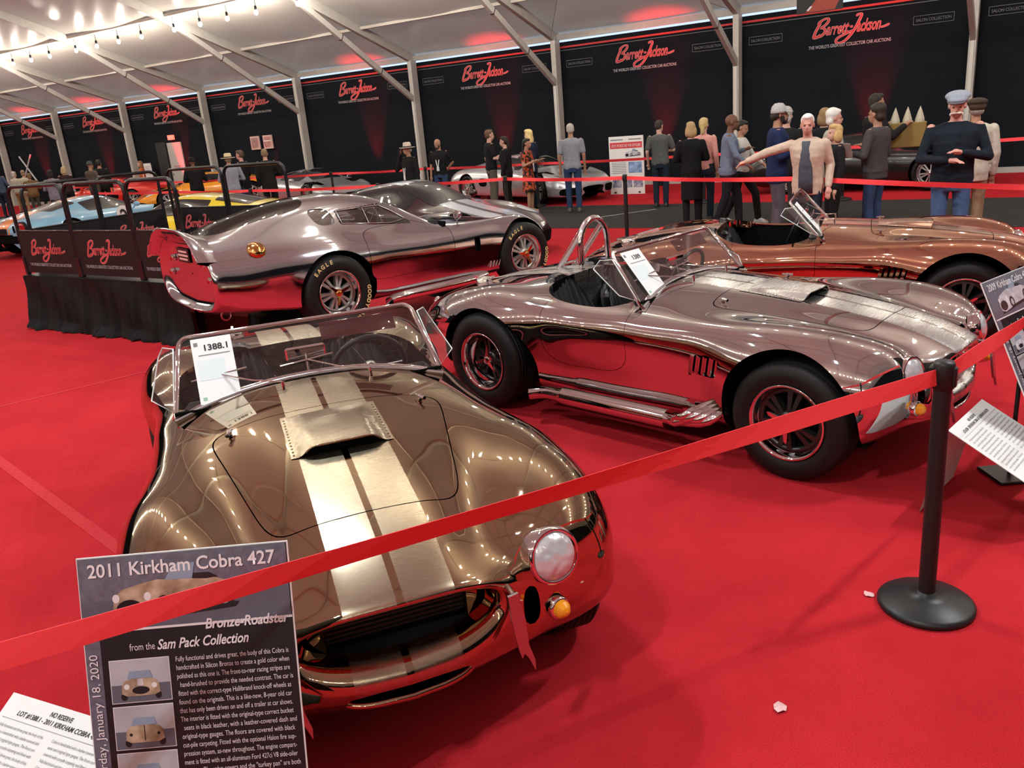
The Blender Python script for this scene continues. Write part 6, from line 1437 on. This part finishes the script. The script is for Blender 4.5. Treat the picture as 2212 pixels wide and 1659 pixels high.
    if hat:
        style, hcol = hat; hm = mat('hat_%d_%d_%d' % tuple(int(c * 255) for c in hcol), hcol, rough=.8, spec=.2, noise=(40, tuple(min(1, c * 1.2) for c in hcol), .3)); M = HM @ trans(-.012, 0, .0)
        if style == 'fedora':
            b = MB(); b.lathe([(.0, .155), (.05, .16), (.082, .15), (.095, .06), (.10, .045), (.17, .040), (.178, .05), (.17, .034), (.09, .034)], 24, M); b.build('hat', hm, r); b = MB(); b.lathe([(.099, .048), (.096, .075), (.094, .075), (.094, .048)], 24, M); b.build('hat_band', mat('hat_band', (.05, .04, .035), rough=.8), r)
        elif style == 'ball':
            b = MB(); b.lathe([(.0, .145), (.05, .138), (.085, .10), (.098, .045), (.097, .02), (.09, .02)], 20, M); V = []; F = []
            for i in range(11): a = math.radians(-70 + 14 * i); V += [M @ Vector((.09 * math.cos(a), .088 * math.sin(a), .045)), M @ Vector((.088 + .09 * math.cos(a), .08 * math.sin(a), .030)), M @ Vector((.088 + .088 * math.cos(a), .08 * math.sin(a), .024)), M @ Vector((.09 * math.cos(a), .088 * math.sin(a), .038))]
            for i in range(10):
                for q in range(4): F.append((4 * i + q, 4 * i + (q + 1) % 4, 4 * i + 4 + (q + 1) % 4, 4 * i + 4 + q))
            b.add(V, F, True); b.build('cap', hm, r)
        elif style == 'flat':
            b = MB(); hs(b, (-.015, 0, .090), (.128, .118, .050)); hs(b, (.06, 0, .072), (.085, .092, .036)); hs(b, (-.06, 0, .035), (.07, .098, .055)); hs(b, (0, 0, .045), (.105, .088, .04)); me = fuse(b, .008, 4); me.materials.append(hm); mesh_obj('flat_cap', me, None, r)
            b = MB(); V = []; F = []
            for i in range(11): a = math.radians(-75 + 15 * i); V += [HM @ Vector((.03 + .075 * math.cos(a), .082 * math.sin(a), .072)), HM @ Vector((.085 + .075 * math.cos(a), .075 * math.sin(a), .052)), HM @ Vector((.03 + .075 * math.cos(a), .082 * math.sin(a), .060))]
            for i in range(10):
                for q in range(3): F.append((3 * i + q, 3 * i + (q + 1) % 3, 3 * i + 3 + (q + 1) % 3, 3 * i + 3 + q))
            b.add(V, F, True); b.build('cap_peak', hm, r)
    if lanyard:
        b = MB(); b.tube([up((-.04, .06, 1.475)), up((.075, .065, 1.40)), up((.150 + belly * .4, .035, 1.22)), up((.155 + belly * .5, .012, 1.08))], .007, 6, flat=1.8); b.tube([up((-.04, -.06, 1.475)), up((.075, -.065, 1.40)), up((.150 + belly * .4, -.035, 1.22)), up((.155 + belly * .5, -.012, 1.08))], .007, 6, flat=1.8); b.build('lanyard', M_PAPER, r)
        b = MB(); b.bbox(up((.160 + belly * .5, 0, 1.03)), (.006, .07, .10), .002); b.build('badge', M_PAPER, r)
    return r
FLORAL = mat('floral_dress', (.012, .010, .012), rough=.8, noise=(14, (.62, .10, .03), .06))
NAVY = ('navy', (.012, .018, .040)); BLK = ('black', (.010, .010, .011)); JEAN = ('denim', (.030, .055, .12)); DJEAN = ('dark_denim', (.014, .020, .034)); CHAR = ('charcoal', (.035, .032, .034)); KHAKI = ('khaki', (.30, .20, .11)); GREY = ('grey', (.16, .17, .19)); WHITE_SHOE = (.55, .55, .54)
near = .0095
person('man in a grey flat cap and dark quarter-zip pullover with folded arms', (4.87, 8.97), -112, 1.85, 1.16, 'pink', ('dark_navy', (.010, .014, .022)), pants=('mid_denim', (.055, .10, .20)), hat=('flat', (.26, .28, .33)), arms=('cross', 'cross2'), head=(-8, 12), beard=('moustache', (.80, .72, .62)), collar=(.18, .22, .36), hair=('fringe', (.5, .48, .45)), belly=.02, vox=near)
person('man in a brown flat cap, cream pullover and tan trousers', (5.75, 10.15), 75, 1.74, 1.05, 'tan', ('cream', (.50, .46, .38)), pants=('tan', (.26, .18, .11)), hat=('flat', (.05, .035, .025)), arms=('relax', 'down'), hair=('fringe', (.2, .17, .14)), jacket=True)
person('man in a charcoal pullover with a hand in his pocket', (6.28, 9.55), 165, 1.74, 1.15, 'tan', ('dark_charcoal', (.020, .019, .019)), pants=DJEAN, hair=('short', (.06, .05, .04)), arms=('pocket', 'pocket'), jacket=True, belly=.02)
person('man in a brown-grey hooded jacket seen from behind reading a leaflet', (4.98, 11.04), 128, 1.76, 1.12, 'tan', ('taupe', (.060, .052, .055)), pants=JEAN, hair=('full', (.025, .016, .012)), arms=('clasp', 'hold'), jacket=True, coat=.12, collar=(.55, .55, .55), shoes=WHITE_SHOE, vox=near)
person('tall dark-haired man in a black jacket facing the gold gift bag', (5.50, 12.30), 5, 1.88, 1.0, 'tan', BLK, pants=DJEAN, hair=('short', (.02, .015, .012)), arms=('carry', 'carry'), jacket=True)
person('woman with a blonde bob and black zip jacket beside the pointing man', (4.43, 11.00), 172, 1.56, 1.0, 'fair', ('black_zip', (.012, .012, .014)), pants=BLK, hair=('bob', (.46, .30, .13)), arms=('down', 'relax'), jacket=True, collar=(.30, .30, .31), vox=near, head=(10, -6))
person('white-haired man in a beige jacket pointing with an outstretched arm', (3.80, 10.25), -122, 1.74, 1.05, 'pink', ('beige', (.55, .42, .33)), pants=DJEAN, hair=('short', (.72, .68, .62)), arms=('relax', 'point'), jacket=True, lean=6, head=(10, 4), vox=near, inner=('slate', (.07, .08, .10)))
person('white-haired man with sideburns standing behind the pointing man', (4.72, 11.85), -15, 1.73, 1.08, 'pink', ('cream_jacket', (.40, .38, .33)), pants=CHAR, hair=('full', (.68, .64, .58)), arms=('relax', 'down'), jacket=True)
person('person with light brown hair behind the white-haired man', (4.95, 12.75), 60, 1.74, .95, 'fair', BLK, pants=BLK, hair=('bob', (.24, .15, .07)), arms=('down', 'down'), jacket=True)
person('grey-haired man in a black jacket seen from behind', (4.35, 12.65), 55, 1.79, 1.05, 'fair', ('black_jacket', (.012, .012, .013)), pants=CHAR, hair=('full', (.36, .35, .34)), arms=('down', 'down'), jacket=True)
person('bearded man in a grey cap and navy hoodie with hands together', (3.81, 11.42), -12, 1.86, 1.10, 'tan', ('navy_hoodie', (.012, .020, .065)), pants=('grey_trousers', (.085, .078, .095)), hat=('ball', (.42, .41, .40)), hair=('fringe', (.02, .015, .012)), beard=('full', (.018, .012, .010)), arms=('clasp', 'hold'), jacket=True, vox=near)
person('young man in a white long-sleeved top and black striped track pants', (4.02, 13.80), -38, 1.64, .96, 'tan', ('off_white', (.52, .50, .47)), pants=BLK, shoes=WHITE_SHOE, hair=('short', (.015, .012, .010)), arms=('swing_f', 'swing_b'), step=.9, head=(0, 14))
person('bald man in a blue-grey half-zip pullover walking along the aisle', (3.66, 13.30), -14, 1.76, 1.22, 'brown', ('blue_grey', (.14, .17, .24)), pants=('black_trousers', (.010, .010, .014)), arms=('hold', 'swing_f'), step=.6, belly=.03, lean=4, vox=near)
person('woman with shoulder-length blonde hair in a long black coat', (3.28, 14.10), 84, 1.68, 1.0, 'fair', ('long_black', (.008, .008, .009)), pants=BLK, hair=('bob', (.34, .23, .11)), arms=('front', 'front'), jacket=True, coat=.5)
person('blonde woman in a pink top half hidden behind the bald man', (3.60, 14.55), 62, 1.72, .92, 'fair', ('pink', (.60, .28, .24)), pants=DJEAN, hair=('tail', (.45, .33, .14)), arms=('down', 'down'))
person('man in an olive grey T-shirt and dark jeans seen from behind', (3.38, 17.25), 70, 1.70, 1.08, 'fair', ('olive_grey', (.085, .090, .085)), 'short', pants=DJEAN, hair=('short', (.03, .022, .018)), arms=('relax', 'front'), head=(-25, 8))
person('grey-haired man in a grey polo shirt and blue jeans', (1.64, 17.70), 82, 1.78, 1.08, 'tan', ('polo_grey', (.24, .25, .28)), 'short', pants=('jeans', (.025, .045, .10)), shoes=(.10, .09, .06), hair=('short', (.36, .34, .30)), arms=('down', 'down'), step=.15)
person('woman in a black and orange floral dress with a lanyard', (.74, 18.30), -25, 1.55, 1.12, 'tan', hair=('tail', (.02, .015, .012)), arms=('hold', 'hold'), dress=FLORAL, lanyard=True, shoes=(.3, .2, .15))
person('dark-haired woman in a black jacket behind the floral dress', (.30, 18.95), 158, 1.62, .98, 'fair', BLK, pants=BLK, hair=('tail', (.022, .014, .010)), arms=('down', 'hold'), jacket=True)
person('woman with long blonde hair and a navy jacket', (.85, 19.05), 140, 1.72, .95, 'fair', NAVY, pants=DJEAN, hair=('long', (.62, .46, .20)), arms=('down', 'hold'), jacket=True)
person('young man in a black shirt and brown trousers holding a lit phone', (-.04, 19.62), 18, 1.78, 1.06, 'fair', ('black_shirt', (.010, .010, .011)), 'short', pants=('brown', (.13, .105, .085)), hair=('short', (.10, .055, .03)), arms=('down', 'hold'))
person('bald man in a black T-shirt with a white lanyard', (-1.27, 20.63), -108, 1.66, 1.08, 'tan', BLK, 'short', pants=JEAN, arms=('back', 'down'), lanyard=True, beard=('full', (.05, .035, .025)), head=(-20, 14))
person('man in a pale fedora talking on a phone', (-1.75, 18.1), -142, 1.66, 1.10, 'tan', BLK, pants=BLK, hat=('fedora', (.55, .47, .38)), hair=('fringe', (.3, .28, .25)), arms=('down', 'phone_ear'), jacket=True, lanyard=True, belly=.02)
person('man in a straw hat and pale blue shirt seen from behind', (-6.46, 21.2), 105, 1.72, 1.12, 'tan', ('pale_blue', (.24, .26, .31)), pants=KHAKI, hat=('fedora', (.66, .54, .34)), hair=('fringe', (.2, .15, .1)), arms=('front', 'front'))
person('man in a dark suit looking to the side near the straw hat', (-6.55, 22.6), 165, 1.78, 1.05, 'pink', BLK, pants=JEAN, hair=('short', (.08, .05, .03)), arms=('down', 'hold'), jacket=True, collar=(.6, .6, .58))
person('fair-haired man in a long dark coat seen from behind', (-5.70, 21.75), 100, 1.77, 1.08, 'fair', ('dark_coat', (.012, .011, .011)), pants=BLK, hair=('short', (.20, .14, .08)), arms=('down', 'front'), jacket=True, coat=.25)
far = .02
person('dark-clothed person in a black hat by the orange car', (-8.0, 23.1), 110, 1.70, 1.05, 'brown', BLK, pants=BLK, hat=('ball', (.01, .01, .01)), arms=('front', 'hold'), jacket=True, vox=far)
person('man in a brown jacket and cap beside the red car', (-12.84, 27.67), 62, 1.80, 1.1, 'tan', ('brown_jacket', (.085, .065, .055)), pants=JEAN, hat=('ball', (.06, .06, .07)), arms=('cross', 'hold'), jacket=True, vox=far)
person('dark-haired man in a black jacket beside the brown jacket', (-13.1, 28.9), 100, 1.83, 1.05, 'tan', BLK, pants=BLK, hair=('short', (.02, .015, .012)), arms=('down', 'down'), jacket=True, vox=far)
person('person with short blond hair and a dark top by the red car', (-14.3, 28.9), 95, 1.70, 1.0, 'fair', ('plum', (.030, .012, .016)), pants=BLK, hair=('bob', (.38, .28, .16)), arms=('down', 'front'), vox=far)
person('dark-haired person in a grey vest by the red car', (-13.5, 26.4), 100, 1.66, 1.05, 'tan', ('grey_vest', (.20, .19, .24)), pants=BLK, hair=('bob', (.012, .010, .010)), arms=('front', 'down'), jacket=True, vox=far)
person('person in a blue denim shirt at the far end of the aisle', (-18.5, 32.4), 80, 1.82, 1.05, 'tan', ('blue_shirt', (.05, .07, .12)), pants=DJEAN, hair=('short', (.3, .24, .16)), arms=('down', 'front'), vox=far)
person('grey-haired person in a cream top at the far end of the aisle', (-18.9, 34.2), 70, 1.62, 1.05, 'fair', ('cream_top', (.40, .37, .30)), pants=KHAKI, hair=('full', (.40, .37, .33)), arms=('down', 'front'), vox=far)
person('brown-haired person in a cream top at the far end of the aisle', (-18.1, 33.4), 100, 1.64, 1.05, 'fair', ('cream_top', (.40, .37, .30)), pants=KHAKI, hair=('full', (.20, .14, .08)), arms=('down', 'front'), vox=far)
person('person in a brown coat at the far end of the aisle', (-16.6, 31.0), 120, 1.56, 1.15, 'tan', ('rust_brown', (.14, .075, .035)), pants=('brown_trousers', (.06, .05, .04)), hair=('full', (.14, .08, .04)), arms=('front', 'front'), jacket=True, lean=12, vox=far)
p_ = T(6.95, 1.1); person('woman in an orange dress standing by the exit door', (p_.x, p_.y), 200, 1.62, .95, 'fair', hair=('long', (.20, .10, .05)), arms=('down', 'front'), dress=cloth('orange', (.40, .10, .03)), vox=far)
# carried things
b = MB(); b.bbox((0, 0, 0), (.075, .15, .008), .003); o = b.build('phone', mat('phone_screen', (.1, .3, .8), rough=.2, emit=(.12, .40, 1.0), estr=2.2)); o.location = (.20, 19.33, 1.12); o.rotation_euler = (.5, -.3, .3); tag(o, 'lit blue phone in the hand of the man in brown trousers', 'phone')
b = MB(); b.bbox((0, 0, 0), (.03, .07, .14), .006); o = b.build('phone', M_BLACK); o.location = (-1.93, 18.0, 1.50); tag(o, 'black phone held to the ear of the man in the fedora', 'phone')
bag = thing('gift_bag', 'gold gift bag with three white paper peaks', 'bag', (5.95, 12.25, 1.12), math.radians(-30))
b = MB(); b.bbox((0, 0, .17), (.50, .22, .34), .01); b.build('bag', mat('gold_paper', (.26, .17, .045), rough=.5), bag)
for k in range(3): b = MB(); b.lathe([(.065, .30), (.06, .38), (.03, .48), (.0, .56)], 6, trans(-.16 + k * .16, 0, 0) @ rotm('Z', k), smooth=False); b.build('tissue_peak', mat('tissue', (.55, .50, .38), rough=.8), bag)
b = MB(); b.bbox((0, 0, 0), (.004, .15, .22), .001); o = b.build('leaflet', M_PAPER); o.location = (4.62, 11.12, 1.22); o.rotation_euler = (.1, -.5, .6); tag(o, 'white leaflet held by the man in the hooded jacket', 'leaflet')
bpy.data.scenes.remove(TMP)
